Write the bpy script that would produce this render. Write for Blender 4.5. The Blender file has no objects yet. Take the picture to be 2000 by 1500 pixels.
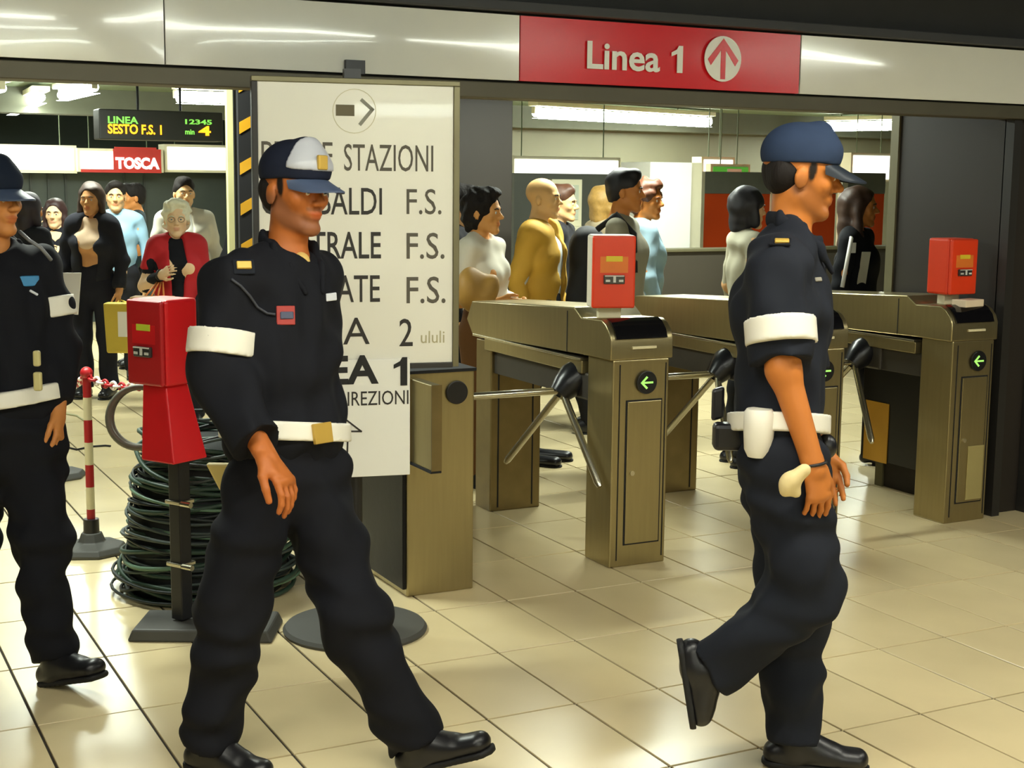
import bpy, math, random
import numpy as np
from mathutils import Vector, Matrix
from mathutils.bvhtree import BVHTree
random.seed(7); rng = np.random.default_rng(7)
S = bpy.context.scene; COL = S.collection
A = np.array

# ------------------------------------------------------------------ camera (solved from the tile lines)
CF = 2783.63; EYE = 1.65
ROT = A([[0.88953164, 0.05539208, -0.45350322], [-0.45674706, 0.13117649, -0.87987207], [0.01075102, 0.98981031, 0.14198581]])
cam_d = bpy.data.cameras.new('camera'); cam = bpy.data.objects.new('camera', cam_d); COL.objects.link(cam)
cam_d.sensor_width = 36; cam_d.lens = CF / 2000 * 36; cam_d.clip_start = 0.1; cam_d.clip_end = 100
u_, s_, vt_ = np.linalg.svd(ROT); R3 = u_ @ vt_
M4 = Matrix([[*R3[0], 0], [*R3[1], 0], [*R3[2], EYE], [0, 0, 0, 1]])
cam.matrix_world = M4; S.camera = cam

# ------------------------------------------------------------------ world, exposure, hall lighting
w = bpy.data.worlds.new('world'); S.world = w; w.use_nodes = True
w.node_tree.nodes['Background'].inputs[0].default_value = (0.9, 0.95, 1, 1)
w.node_tree.nodes['Background'].inputs[1].default_value = 0.02
S.view_settings.view_transform = 'Standard'; S.view_settings.look = 'None'
S.view_settings.gamma = 1; S.view_settings.use_curve_mapping = False
S.view_settings.exposure = 0.42
FRONT_W = 15.5      # watts per lamp, front hall
BACK_W = 62.0       # back hall
WARM = (1.0, 0.95, 0.82); COOL = (0.92, 1.0, 0.88)

# ------------------------------------------------------------------ measuring helpers
def ray(x, y): return ROT @ A([x - 1000, 750 - y, -CF])
def G(x, y, z=0.0):
    r = ray(x, y); return A([0, 0, EYE]) + r * ((z - EYE) / r[2])
def atY(x, y, Y):
    r = ray(x, y); return A([0, 0, EYE]) + r * (Y / r[1])
def atX(x, y, X):
    r = ray(x, y); return A([0, 0, EYE]) + r * (X / r[0])
def D(x, y, d): return A([0, 0, EYE]) + ray(x, y) * (d / CF)
def proj(p):
    c = ROT.T @ (A(p, float) - A([0, 0, EYE])); return 1000 - c[0] * CF / c[2], 750 + c[1] * CF / c[2], -c[2]
def nrm(v): v = A(v, float); return v / (np.linalg.norm(v) + 1e-12)
UP = A([0, 0, 1.0]); FWD = -ROT[:, 2]; FWDH = nrm([FWD[0], FWD[1], 0]); RGT = nrm(np.cross(FWDH, UP))
def facing(deg):   # 0 = towards the camera, +90 = towards the picture's right
    a = math.radians(deg); return nrm(-FWDH * math.cos(a) + RGT * math.sin(a))

# ------------------------------------------------------------------ materials
def lin(c):
    if isinstance(c, str):
        c = c.lstrip('#'); c = [int(c[i:i + 2], 16) / 255 for i in (0, 2, 4)]
    return [x / 12.92 if x <= 0.04045 else ((x + 0.055) / 1.055) ** 2.4 for x in c]
MATS = {}
def mat(name, col, rough=0.6, metal=0.0, var=0.12, scale=8.0, bump=0.0, emit=0.0, coat=0.0, stretch=None, spec=0.5, rand=0.0):
    if name in MATS: return MATS[name]
    m = bpy.data.materials.new(name); m.use_nodes = True; nt = m.node_tree; b = nt.nodes['Principled BSDF']
    c = lin(col)
    b.inputs['Roughness'].default_value = rough; b.inputs['Metallic'].default_value = metal
    b.inputs['Specular IOR Level'].default_value = spec; b.inputs['Coat Weight'].default_value = coat
    tc = nt.nodes.new('ShaderNodeTexCoord'); mp = nt.nodes.new('ShaderNodeMapping')
    nt.links.new(tc.outputs['Object'], mp.inputs['Vector'])
    if stretch: mp.inputs['Scale'].default_value = stretch
    n = nt.nodes.new('ShaderNodeTexNoise'); n.inputs['Scale'].default_value = scale; n.inputs['Detail'].default_value = 5
    nt.links.new(mp.outputs[0], n.inputs['Vector'])
    mix = nt.nodes.new('ShaderNodeMix'); mix.data_type = 'RGBA'
    lo = [x * (1 - var) for x in c]; hi = [min(1, x * (1 + var)) for x in c]
    mix.inputs[6].default_value = (*lo, 1); mix.inputs[7].default_value = (*hi, 1)
    nt.links.new(n.outputs['Fac'], mix.inputs[0])
    out = mix.outputs[2]
    if rand:
        oi = nt.nodes.new('ShaderNodeObjectInfo'); mr = nt.nodes.new('ShaderNodeMapRange')
        mr.inputs[3].default_value = 1 - rand; mr.inputs[4].default_value = 1 + rand * 0.5
        nt.links.new(oi.outputs['Random'], mr.inputs[0])
        hs = nt.nodes.new('ShaderNodeHueSaturation'); nt.links.new(mr.outputs[0], hs.inputs['Value']); nt.links.new(out, hs.inputs['Color']); out = hs.outputs[0]
    nt.links.new(out, b.inputs['Base Color'])
    if bump:
        bp = nt.nodes.new('ShaderNodeBump'); bp.inputs['Strength'].default_value = bump; bp.inputs['Distance'].default_value = 0.01
        nt.links.new(n.outputs['Fac'], bp.inputs['Height']); nt.links.new(bp.outputs[0], b.inputs['Normal'])
    if emit:
        b.inputs['Emission Color'].default_value = (*c, 1); b.inputs['Emission Strength'].default_value = emit
    MATS[name] = m; return m

tile_m = mat('tile', '#decca0', 0.26, var=0.10, scale=3.0, rand=0.07)
grout_m = mat('grout', '#2c2417', 0.9)
steel = mat('brushed_steel', '#a99c74', 0.30, 0.86, var=0.10, scale=60, stretch=(1, 1, 0.06))
steel_d = mat('worn_steel', '#857550', 0.36, 0.8, var=0.2, scale=12)
chrome = mat('chrome', '#c9c4b0', 0.22, 0.95, var=0.03)
blackp = mat('black_plastic', '#16161a', 0.35)
blackm = mat('black_matt', '#151518', 0.8)
redp = mat('red_plastic', '#d81820', 0.35, var=0.05)
oran = mat('orange_red_plastic', '#e8401c', 0.35, var=0.05)
white_en = mat('white_enamel', '#e6e4da', 0.13, var=0.03, coat=0.3)
red_en = mat('red_enamel', '#d81f28', 0.25, var=0.03)
whitep = mat('white_paint', '#efede4', 0.4, var=0.03)
cream = mat('cream_paint', '#d8d2b4', 0.5, var=0.05)
ink = mat('black_ink', '#2c2824', 0.6)
inkp = mat('pale_ink', '#5a5448', 0.6)
yel = mat('yellow_label', '#e6cc30', 0.5)
lime = mat('lime_label', '#c8d83a', 0.5)
dark_ceil = mat('dark_ceiling', '#2e2d2c', 0.8, var=0.2, scale=5)
dark_wall = mat('dark_wall', '#4a4641', 0.7, var=0.15, scale=6)
green_dk = mat('dark_green_grey', '#3e463e', 0.7, var=0.2, scale=3)
olive_m = mat('olive_ceiling', '#626e54', 0.7, var=0.15, scale=2)
frame_m = mat('olive_frame', '#6e6a50', 0.5, 0.3)
tube_e = mat('tube_glow', '#f4fff4', 0.5, emit=22.0)
sign_e = mat('lit_sign_face', '#f4f6ee', 0.5, emit=1.3)
orange_e = mat('amber_display', '#f0a81e', 0.5, emit=1.3)
green_e = mat('green_display', '#7ac850', 0.5, emit=0.8)
rubber = mat('rubber', '#4a4a46', 0.6, var=0.15)

# ------------------------------------------------------------------ mesh helpers
class MB:
    def __init__(s): s.v = []; s.f = []
    def add(s, vs, fs):
        o = len(s.v); s.v += [tuple(map(float, p)) for p in vs]; s.f += [tuple(i + o for i in f) for f in fs]; return s
    def box(s, c, size, X=None, Y=None, Z=None, taper=1.0):
        c = A(c, float); X = A([1., 0, 0]) if X is None else nrm(X); Z = UP if Z is None else nrm(Z); Y = np.cross(Z, X) if Y is None else nrm(Y)
        hx, hy, hz = [q / 2 for q in size]; vs = []
        for sz in (-1, 1):
            t = taper if sz > 0 else 1.0
            for sx, sy in ((-1, -1), (1, -1), (1, 1), (-1, 1)): vs.append(c + X * hx * sx * t + Y * hy * sy * t + Z * hz * sz)
        return s.add(vs, [(3, 2, 1, 0), (4, 5, 6, 7), (0, 1, 5, 4), (1, 2, 6, 5), (2, 3, 7, 6), (3, 0, 4, 7)])
    def bx(s, x0, x1, y0, y1, z0, z1): return s.box(((x0 + x1) / 2, (y0 + y1) / 2, (z0 + z1) / 2), (x1 - x0, y1 - y0, z1 - z0))
    def tube(s, pts, r, n=12, closed=False, ry=None):
        pts = [A(p, float) for p in pts]; m = len(pts); rr = r if hasattr(r, '__len__') else [r] * m
        vs = []; fs = []; prev = None
        for i, p in enumerate(pts):
            if closed: t = nrm(pts[(i + 1) % m] - pts[i - 1])
            else: t = nrm(pts[min(i + 1, m - 1)] - pts[max(i - 1, 0)])
            if prev is None: a = nrm(np.cross(t, UP if abs(t[2]) < .9 else A([1., 0, 0])))
            else: a = nrm(prev - t * (prev @ t))
            prev = a; b = np.cross(t, a)
            for k in range(n):
                th = 2 * math.pi * k / n; vs.append(p + rr[i] * (math.cos(th) * a + math.sin(th) * b))
        M = m if closed else m - 1
        for i in range(M):
            j = (i + 1) % m
            for k in range(n):
                l = (k + 1) % n; fs.append((i * n + k, i * n + l, j * n + l, j * n + k))
        if not closed: fs.append(tuple(range(n))[::-1]); fs.append(tuple((m - 1) * n + k for k in range(n)))
        return s.add(vs, fs)
    def lathe(s, c, prof, n=32):
        c = A(c, float); vs = []; fs = []
        for r, z in prof:
            for k in range(n): th = 2 * math.pi * k / n; vs.append(c + A([r * math.cos(th), r * math.sin(th), z]))
        for i in range(len(prof) - 1):
            for k in range(n): l = (k + 1) % n; fs.append((i * n + k, i * n + l, (i + 1) * n + l, (i + 1) * n + k))
        fs.append(tuple(range(n))[::-1]); fs.append(tuple((len(prof) - 1) * n + k for k in range(n)))
        return s.add(vs, fs)
    def prism(s, poly, axis_o, U, V, W, t0, t1):   # poly in (U,V), swept along W from t0 to t1
        axis_o = A(axis_o, float); n = len(poly)
        vs = [axis_o + U * a + V * b + W * t0 for a, b in poly] + [axis_o + U * a + V * b + W * t1 for a, b in poly]
        fs = [tuple(range(n))[::-1], tuple(range(n, 2 * n))] + [(i, (i + 1) % n, (i + 1) % n + n, i + n) for i in range(n)]
        return s.add(vs, fs)
    def sphere(s, c, r, n=12, m=8):
        c = A(c, float); r = A(r if hasattr(r, '__len__') else [r] * 3, float); vs = []; fs = []
        for i in range(1, m):
            ph = math.pi * i / m
            for k in range(n): th = 2 * math.pi * k / n; vs.append(c + r * A([math.sin(ph) * math.cos(th), math.sin(ph) * math.sin(th), math.cos(ph)]))
        for i in range(m - 2):
            for k in range(n): l = (k + 1) % n; fs.append((i * n + k, (i + 1) * n + k, (i + 1) * n + l, i * n + l))
        t = len(vs); vs += [c + A([0, 0, r[2]]), c - A([0, 0, r[2]])]
        for k in range(n): l = (k + 1) % n; fs.append((t, k, l)); fs.append((t + 1, (m - 2) * n + l, (m - 2) * n + k))
        return s.add(vs, fs)

def ploc(parent):
    if parent is None: return A([0., 0, 0])
    o = A(parent.location); return o + ploc(parent.parent)
def link(name, me, m, parent=None):
    o = bpy.data.objects.new(name, me); COL.objects.link(o)
    for q in (m if isinstance(m, (list, tuple)) else [m]): me.materials.append(q)
    if parent is not None: o.parent = parent
    return o
def build(name, mb, m, parent=None, smooth=False, bevel=0.0, seg=2):
    # vertices are given in world space; they are stored relative to the parent's base
    off = ploc(parent); base = A([0., 0, 0])
    V = A(mb.v); 
    if parent is None:
        base = A([(V[:, 0].min() + V[:, 0].max()) / 2, (V[:, 1].min() + V[:, 1].max()) / 2, V[:, 2].min()])
    me = bpy.data.meshes.new(name); me.from_pydata([tuple(p) for p in (V - off - base)], [], mb.f); me.update()
    if smooth:
        me.polygons.foreach_set('use_smooth', [True] * len(me.polygons))
        if smooth == 'auto': me.set_sharp_from_angle(angle=math.radians(35))
    o = link(name, me, m, parent)
    if parent is None: o.location = base
    if bevel:
        b = o.modifiers.new('bevel', 'BEVEL'); b.width = bevel; b.segments = seg; b.limit_method = 'ANGLE'
    return o
def tag(o, label=None, cat=None, group=None, kind=None):
    if label: o['label'] = label
    if cat: o['category'] = cat
    if group: o['group'] = group
    if kind: o['kind'] = kind
    return o
def thing(name, loc, label, cat, group=None):
    o = bpy.data.objects.new(name, None); COL.objects.link(o); o.location = tuple(map(float, loc)); o.empty_display_size = .1
    return tag(o, label, cat, group)
def struct(name, mb, m, label=None, **k): return tag(build(name, mb, m, **k), label, None, None, 'structure')

def text(name, s, p, U, V, height, m, parent, width=None, depth=0.003, bold=0.0, left=True):
    # letters standing on the line p (lower left), running along U, up along V
    cu = bpy.data.curves.new(name, 'FONT'); cu.body = s; cu.size = 1; cu.extrude = 0.5; cu.offset = bold; cu.resolution_u = 3
    o = bpy.data.objects.new(name, cu); COL.objects.link(o)
    dg = bpy.context.evaluated_depsgraph_get(); me = bpy.data.meshes.new_from_object(o.evaluated_get(dg)); bpy.data.objects.remove(o)
    n = len(me.vertices); co = np.empty(n * 3); me.vertices.foreach_get('co', co); co = co.reshape(-1, 3)
    x0, x1 = co[:, 0].min(), co[:, 0].max(); cap = 0.729
    sy = height / cap; sx = sy if width is None else width / (x1 - x0)
    N = np.cross(U, V); off = ploc(parent)
    co2 = A(p) + np.outer((co[:, 0] - x0) * sx, U) + np.outer(co[:, 1] * sy, V) + np.outer((co[:, 2] + .5) * depth, N) - off
    me.vertices.foreach_set('co', co2.ravel()); me.update(); me.name = name
    return link(name, me, m, parent)

# ------------------------------------------------------------------ organic surfaces: distance field + surface nets
def cone(a, b, ra, rb, lat=None, k=1.0, kb=None, s=0.02, cuts=(), sub=False):
    return dict(t='c', a=A(a, float), b=A(b, float), ra=ra, rb=rb, lat=None if lat is None else nrm(lat), k=k, kb=k if kb is None else kb, s=s, cuts=cuts, sub=sub)
def ell(c, r, F=None, s=0.02, cuts=(), sub=False):
    return dict(t='e', c=A(c, float), r=A(r, float), F=np.eye(3) if F is None else A(F), s=s, cuts=cuts, sub=sub)
def field(prims, h, noise=None):
    lo = A([9e9] * 3); hi = -lo; bbs = []
    for p in prims:
        if p['t'] == 'c':
            q = max(p['ra'], p['rb']) * max(1, p['k'], p['kb']); l = np.minimum(p['a'], p['b']) - q; g = np.maximum(p['a'], p['b']) + q
        else:
            q = max(p['r']); l = p['c'] - q; g = p['c'] + q
        bbs.append((l, g))
        if not p['sub']: lo = np.minimum(lo, l); hi = np.maximum(hi, g)
    lo = lo - 3 * h; hi = hi + 3 * h; n = np.ceil((hi - lo) / h).astype(int) + 1
    Dd = np.full(n, 0.5, np.float32)
    ax = [(lo[i] + h * np.arange(n[i])).astype(np.float32) for i in range(3)]
    for p, (l, g) in zip(prims, bbs):
        pad = p['s'] * 1.2 + 2 * h
        i0 = np.maximum(np.floor((l - pad - lo) / h).astype(int), 0); i1 = np.minimum(np.ceil((g + pad - lo) / h).astype(int) + 1, n)
        if (i1 <= i0).any(): continue
        sl = tuple(slice(i0[i], i1[i]) for i in range(3))
        x = ax[0][sl[0]][:, None, None]; y = ax[1][sl[1]][None, :, None]; z = ax[2][sl[2]][None, None, :]
        if p['t'] == 'c':
            a = p['a']; ab = p['b'] - a; L = ab @ ab + 1e-12
            X = x - a[0]; Y = y - a[1]; Z = z - a[2]
            t = np.clip((X * ab[0] + Y * ab[1] + Z * ab[2]) / L, 0, 1)
            X = X - t * ab[0]; Y = Y - t * ab[1]; Z = Z - t * ab[2]
            q2 = X * X + Y * Y + Z * Z
            if p['lat'] is not None:
                c = X * p['lat'][0] + Y * p['lat'][1] + Z * p['lat'][2]; kk = p['k'] + (p['kb'] - p['k']) * t
                q2 = q2 - c * c + (c / kk) ** 2
            d = np.sqrt(np.maximum(q2, 0)) - (p['ra'] + (p['rb'] - p['ra']) * t)
        else:
            X = x - p['c'][0]; Y = y - p['c'][1]; Z = z - p['c'][2]; k0 = 0; k1 = 0
            for j in range(3):
                F = p['F'][j]; q = X * F[0] + Y * F[1] + Z * F[2]; k0 = k0 + (q / p['r'][j]) ** 2; k1 = k1 + (q / p['r'][j] ** 2) ** 2
            k0 = np.sqrt(k0); d = k0 * (k0 - 1) / (np.sqrt(k1) + 1e-6)
        for (cp, cn) in p['cuts']:
            cn = nrm(cn); d = np.maximum(d, (x - cp[0]) * cn[0] + (y - cp[1]) * cn[1] + (z - cp[2]) * cn[2])
        o = Dd[sl]; s = p['s']
        if p['sub']:
            hh = np.maximum(s - np.abs(o + d), 0) / s; Dd[sl] = np.maximum(o, -d) + hh * hh * s * .25
        else:
            hh = np.maximum(s - np.abs(o - d), 0) / s; Dd[sl] = np.minimum(o, d) - hh * hh * s * .25
    if noise:
        amp, fr, seed = noise; rg = np.random.default_rng(seed)
        x = ax[0][:, None, None]; y = ax[1][None, :, None]; z = ax[2][None, None, :]; N = 0
        for q in range(5):
            v = rg.normal(size=3); v[2] *= 1.6; v = v / np.linalg.norm(v) * fr * rg.uniform(.6, 1.5); w2 = rg.normal(size=3) * fr * .35; ph = rg.uniform(0, 6)
            N = N + np.sin(x * v[0] + y * v[1] + z * v[2] + ph + 1.3 * np.sin(x * w2[0] + y * w2[1] + z * w2[2] + ph * 2))
        Dd += (amp / 2.2) * N.astype(np.float32)
    return Dd, lo, h
def nets(Dd, lo, h):
    n = A(Dd.shape); neg = Dd < 0; cellsh = n - 1
    qs = []; keys = []; pts = []
    for a in range(3):
        s0 = [slice(None)] * 3; s1 = [slice(None)] * 3; s0[a] = slice(0, -1); s1[a] = slice(1, None)
        f = neg[tuple(s0)] != neg[tuple(s1)]; I = np.argwhere(f)
        I = I[(I[:, (a + 1) % 3] > 0) & (I[:, (a + 2) % 3] > 0)]
        J = I.copy(); J[:, a] += 1
        d0 = Dd[I[:, 0], I[:, 1], I[:, 2]]; d1 = Dd[J[:, 0], J[:, 1], J[:, 2]]; t = d0 / (d0 - d1)
        P = I.astype(float); P[:, a] += t
        b, c = (a + 1) % 3, (a + 2) % 3; cells = []
        for ob, oc in ((0, 0), (-1, 0), (-1, -1), (0, -1)):
            C = I.copy(); C[:, b] += ob; C[:, c] += oc
            k = (C[:, 0] * n[1] + C[:, 1]) * n[2] + C[:, 2]; cells.append(k); keys.append(k); pts.append(P)
        q = np.stack(cells, 1); flip = d0 > 0; q[flip] = q[flip][:, ::-1]; qs.append(q)
    keys = np.concatenate(keys); pts = np.concatenate(pts); Q = np.concatenate(qs)
    uk, inv = np.unique(keys, return_inverse=True); cnt = np.bincount(inv)
    V = np.stack([np.bincount(inv, pts[:, i]) / cnt for i in range(3)], 1) * h + lo
    return V, np.searchsorted(uk, Q)
def sdf_object(name, prims, h, mats, parent, noise=None, region=None, world_off=None):
    Dd, lo, h = field(prims, h, noise); V, Q = nets(Dd, lo, h)
    off = ploc(parent); me = bpy.data.meshes.new(name)
    me.vertices.add(len(V)); me.vertices.foreach_set('co', (V - off).ravel())
    me.loops.add(len(Q) * 4); me.loops.foreach_set('vertex_index', Q.ravel())
    me.polygons.add(len(Q)); me.polygons.foreach_set('loop_start', np.arange(0, len(Q) * 4, 4)); 
    me.update(calc_edges=True); me.validate(); me.polygons.foreach_set('use_smooth', np.ones(len(me.polygons), bool))
    if region is not None:
        Cc = V[Q].mean(1); me.polygons.foreach_set('material_index', region(Cc).astype(np.int32)[:len(me.polygons)])
    o = link(name, me, mats, parent); return o
def sticker(name, px, py, w, h, target, m, parent, t=0.004, rot=0.0, round_=0.0):
    # a badge laid on a garment where the sight line through (px,py) meets it
    me = target.data; off = ploc(target)
    co = np.empty(len(me.vertices) * 3); me.vertices.foreach_get('co', co); co = co.reshape(-1, 3) + off
    lo = [Vector(c) for c in co]; bv = BVHTree.FromPolygons(lo, [tuple(p.vertices) for p in me.polygons])
    hit, n, _, _ = bv.ray_cast(Vector((0, 0, EYE)), Vector(nrm(ray(px, py))))
    if hit is None: return None
    n = nrm(A(n)); n = n if n @ (A([0, 0, EYE]) - A(hit)) > 0 else -n
    U = nrm(np.cross(UP, n)); V = np.cross(n, U); c, s = math.cos(rot), math.sin(rot); U, V = U * c + V * s, V * c - U * s
    mb = MB().box(A(hit) + n * t * .3, (w, h, t), X=U, Y=V, Z=n)
    return build(name, mb, m, parent, bevel=min(t * .45, .002), seg=1)

# ================================================================== SETTING
TW, TL = 0.3125, 0.5455            # floor tile
# floor slab with tiles
fl = struct('floor', MB().bx(-4.5, 14.5, -3.5, 19.2, -0.12, -0.006), grout_m, 'pale cream tiled station floor with dark joints')
tile_me = {}
def tile_mesh(i):
    if i in tile_me: return tile_me[i]
    g = 0.0042; b = .001; x = TW / 2 - g; y = TL / 2 - g
    vs = [(-x, -y, -.008), (x, -y, -.008), (x, y, -.008), (-x, y, -.008), (-x, -y, -.0015), (x, -y, -.0015), (x, y, -.0015), (-x, y, -.0015),
          (-x + b, -y + b, 0), (x - b, -y + b, 0), (x - b, y - b, 0), (-x + b, y - b, 0)]
    fs = [(0, 1, 5, 4), (1, 2, 6, 5), (2, 3, 7, 6), (3, 0, 4, 7), (4, 5, 9, 8), (5, 6, 10, 9), (6, 7, 11, 10), (7, 4, 8, 11), (8, 9, 10, 11)]
    me = bpy.data.meshes.new('tile'); me.from_pydata(vs, [], fs); me.materials.append(tile_m); tile_me[i] = me; return me
cells = []
for i in range(-16, 46):
    for j in range(-14, 27):
        cx = 0.62 + TW * (i + .5); cy = 4.315 + TL * (j + .5); px, py, d = proj((cx, cy, 0))
        vis = d > .5 and -260 < px < 2260 and py < 1760
        if cx < -4.3 or cx > 14.3 or cy > 19: continue
        cells.append((0 if vis else 1, d if d > 0 else 99, cx, cy))
cells.sort(); far = MB(); floc = A(fl.location)
for k, (v, d, cx, cy) in enumerate(cells):
    if k < 300:
        t = bpy.data.objects.new('tile', tile_mesh(0)); COL.objects.link(t); t.parent = fl
        t.location = (cx - floc[0], cy - floc[1], -floc[2] + random.uniform(-.0006, .0006))
    else:
        me = tile_mesh(0); far.add([(p.co[0] + cx, p.co[1] + cy, p.co[2]) for p in me.vertices], [tuple(p.vertices) for p in me.polygons])
tag(build('tiles', far, tile_m, fl), kind='stuff')

YF = 5.08; ZB = 2.035; ZT = 2.285; XS = 5.35
# front hall shell
struct('ceiling', MB().bx(-4.5, 14.5, -3.5, YF + .45, 2.62, 2.75), dark_ceil, 'dark ceiling of the hall in front of the turnstiles')
struct('wall_front', MB().bx(-4.5, -4.4, -3.5, 19.2, 0, 2.75), dark_wall, 'dark wall at the left end')
struct('wall_rear', MB().bx(-4.5, 14.5, -3.6, -3.5, 0, 2.75), cream, 'pale wall behind the viewer')
struct('wall_right', MB().bx(14.4, 14.5, -3.5, 19.2, 0, 2.75), dark_wall, 'dark wall at the right end')
# header beam carrying the fascia
struct('trim_1', MB().bx(-4.4, 14.4, YF + .03, YF + .42, ZB - .005, 2.62), dark_ceil, 'dark header beam above the turnstile line')
struct('trim_2', MB().bx(-4.4, 14.4, YF - .05, YF + .03, ZT + .01, ZT + .05), mat('dark_lip', '#3a3a3c', 0.6), 'dark ledge over the white fascia', bevel=.005)
struct('trim_3', MB().bx(-4.4, 14.4, YF + .0, YF + .14, ZB - .07, ZB - .008), mat('bronze_rail', '#5a5546', 0.5, .4), 'dull bronze rail under the fascia', bevel=.004)
# fascia panels (slightly buckled enamel)
fascia = thing('fascia', (2.5, YF, ZB), 'glossy white enamel fascia band above the turnstiles', 'fascia')
def panel(x0, x1, m, seed, name='panel', amp=.006, label=None):
    nx, nz = max(6, int((x1 - x0) / .05)), 10; g = .003; rg = random.Random(seed); ph = [rg.uniform(0, 6) for _ in range(4)]; mb = MB(); vs = []
    for i in range(nx + 1):
        for k in range(nz + 1):
            u = i / nx; v = k / nz; x = x0 + g + (x1 - x0 - 2 * g) * u; z = ZB + (ZT - ZB) * v
            e = math.sin(math.pi * u) * math.sin(math.pi * v)
            y = YF - .004 - amp * (e * (1 + .4 * math.sin(3 * u * math.pi + ph[0])) + .10 * math.sin(x * 4.2 + ph[1] + v * 2) + .2 * math.sin(x * 2.1 + ph[2]))
            vs.append((x, y, z))
    fs = [(i * (nz + 1) + k, (i + 1) * (nz + 1) + k, (i + 1) * (nz + 1) + k + 1, i * (nz + 1) + k + 1) for i in range(nx) for k in range(nz)]
    mb.add(vs, fs); mb.bx(x0 + g, x1 - g, YF + .008, YF + .03, ZB, ZT)
    o = build(name, mb, m, fascia, smooth='auto')
    if label: o['label'] = label
    return o
XR0 = atY(1014, 90, YF)[0]; XR1 = atY(1562, 120, YF)[0]; XJ = atY(321, 60, YF)[0]
panel(-1.6, -.1, white_en, 1); panel(-.1, XJ, white_en, 2, amp=.006); panel(XJ, XR0, white_en, 3, amp=.009); panel(XR0, XR1, red_en, 4, amp=.002, label='red enamel panel lettered Linea 1')
panel(XR1, XR1 + 1.4, white_en, 5, amp=.004); panel(XR1 + 1.4, XR1 + 2.8, white_en, 6)
X_ = A([1., 0, 0]); Y_ = A([0, 1., 0])
p = atY(1146, 134, YF - .014); q = atY(1333, 142, YF - .014)
q2 = atY(1288, 142, YF - .014)
text('lettering', 'Linea', (p[0], YF - .014, 2.098), X_, UP, .110, whitep, fascia, width=q2[0] - p[0], bold=.02)
ONE = [(.42, 0), (.72, 0), (.72, 1), (.50, 1), (.40, .86), (.12, .74), (.12, .60), (.42, .70)]
def numeral_one(o, U, V, N, w, h, m, parent, name='numeral_one'):
    return build(name, MB().prism([(a * w, c * h) for a, c in ONE], o, U, V, N, 0, .003), m, parent)
q3 = atY(1306, 142, YF - .014); numeral_one((q3[0], YF - .014, 2.096), X_, UP, -Y_, (q[0] - q3[0]) * 1.35, .110, whitep, fascia)
# round arrow emblem
ca = atY(1407, 119, YF); cz = 2.163; rr = .094
em = MB(); em.prism([(rr * math.cos(2 * math.pi * k / 40), rr * math.sin(2 * math.pi * k / 40)) for k in range(40)], (ca[0], YF - .016, cz), X_, UP, -Y_, 0, .003)
build('emblem', em, whitep, fascia)
ar = MB(); o_ = (ca[0], YF - .0195, cz)
ar.prism([(-.012, -.084), (.012, -.084), (.012, .05), (-.012, .05)], o_, X_, UP, -Y_, 0, .002)
for sgn in (-1, 1):
    pl = [(0, .084), (0, .052), (sgn * .062, -.028), (sgn * .078, -.004)]
    ar.prism(pl if sgn < 0 else pl[::-1], o_, X_, UP, -Y_, 0, .0021)
tag(build('arrow', ar, red_en, fascia), 'red arrow pointing up inside the white disc')
build('clip', MB().box(atY(693, 131, YF - .02), (.075, .02, .05)), blackp, fascia)

# side pier at the right and the wall beyond
struct('wall_side', MB().bx(XS, XS + .22, YF + .08, 5.93, 0, ZB), mat('dark_brown_panel', '#241e18', 0.6, var=.12, scale=3), 'dark brown pier side behind the right turnstile', bevel=.004)
struct('trim_4', MB().bx(XS - .012, XS + .03, 5.90, 5.96, 0, ZB), frame_m, 'thin pale edge strip of the dark pier')
struct('trim_5', MB().bx(XS + .22, XS + .26, YF + .02, YF + .2, 0, ZB), mat('dark_edge', '#2a2826', .5), 'dark joint strip at the right pier')
struct('wall_end', MB().bx(XS + .26, 14.4, YF + .05, YF + .3, 0, ZB), mat('charcoal_panel', '#1d1b1a', 0.55, var=.12, scale=3), 'charcoal wall panel at the right edge')
struct('trim_6', MB().bx(XS, XS + .05, YF + .03, YF + .09, 0, ZB), mat('dark_edge2', '#242220', .5), 'dark corner strip of the pier')

# back hall shell
ZC = 2.5
struct('ceiling_back', MB().bx(-4.5, 14.5, YF + .42, 19.2, ZC, ZC + .1), olive_m, 'olive grey ceiling of the hall beyond')
struct('wall_back', MB().bx(-4.5, 14.5, 18.9, 19.2, 0, ZC), green_dk, 'dark green grey wall at the far end')
for n_, (Y, z) in enumerate(((8.0, 2.30), (11.5, 2.45), (14.9, 2.25))):
    struct('trim_%d' % (7 + n_), MB().bx(-4.4, 14.4, Y, Y + .35, z, ZC), green_dk if n_ % 2 else mat('beam_olive', '#57594a', .7), 'dark ceiling beam number %s from the turnstiles' % ('one', 'two', 'three')[n_])
# left far wall panels behind the waiting people
YL = 16.5
xa = atY(-260, 400, YL)[0]; xb = atY(500, 400, YL)[0]
struct('wall_left', MB().bx(xa, xb + .8, YL, YL + .15, 0, 1.78), mat('slate_green', '#3c4440', .6, var=.2, scale=4), 'dark slate green panelled wall behind the left group')
for k, px in enumerate((22, 62, 96, 130, 245, 283)):
    p = atY(px, 400, YL - .02); struct('trim_%d' % (20 + k), MB().bx(p[0] - .012, p[0] + .012, YL - .03, YL, 0, 1.75), mat('strip_dark', '#2c322e', .5), 'narrow vertical joint on the dark far wall')
# big dark column behind the sign, seen right of it
p = atY(1000, 400, 8.6)
struct('wall_column', MB().bx(p[0] - 1.25, p[0], 8.6, 9.1, 0, ZC), mat('brown_column', '#2e2820', .6, var=.12, scale=5), 'wide dark brown column behind the white blouse', bevel=.006)
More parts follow.
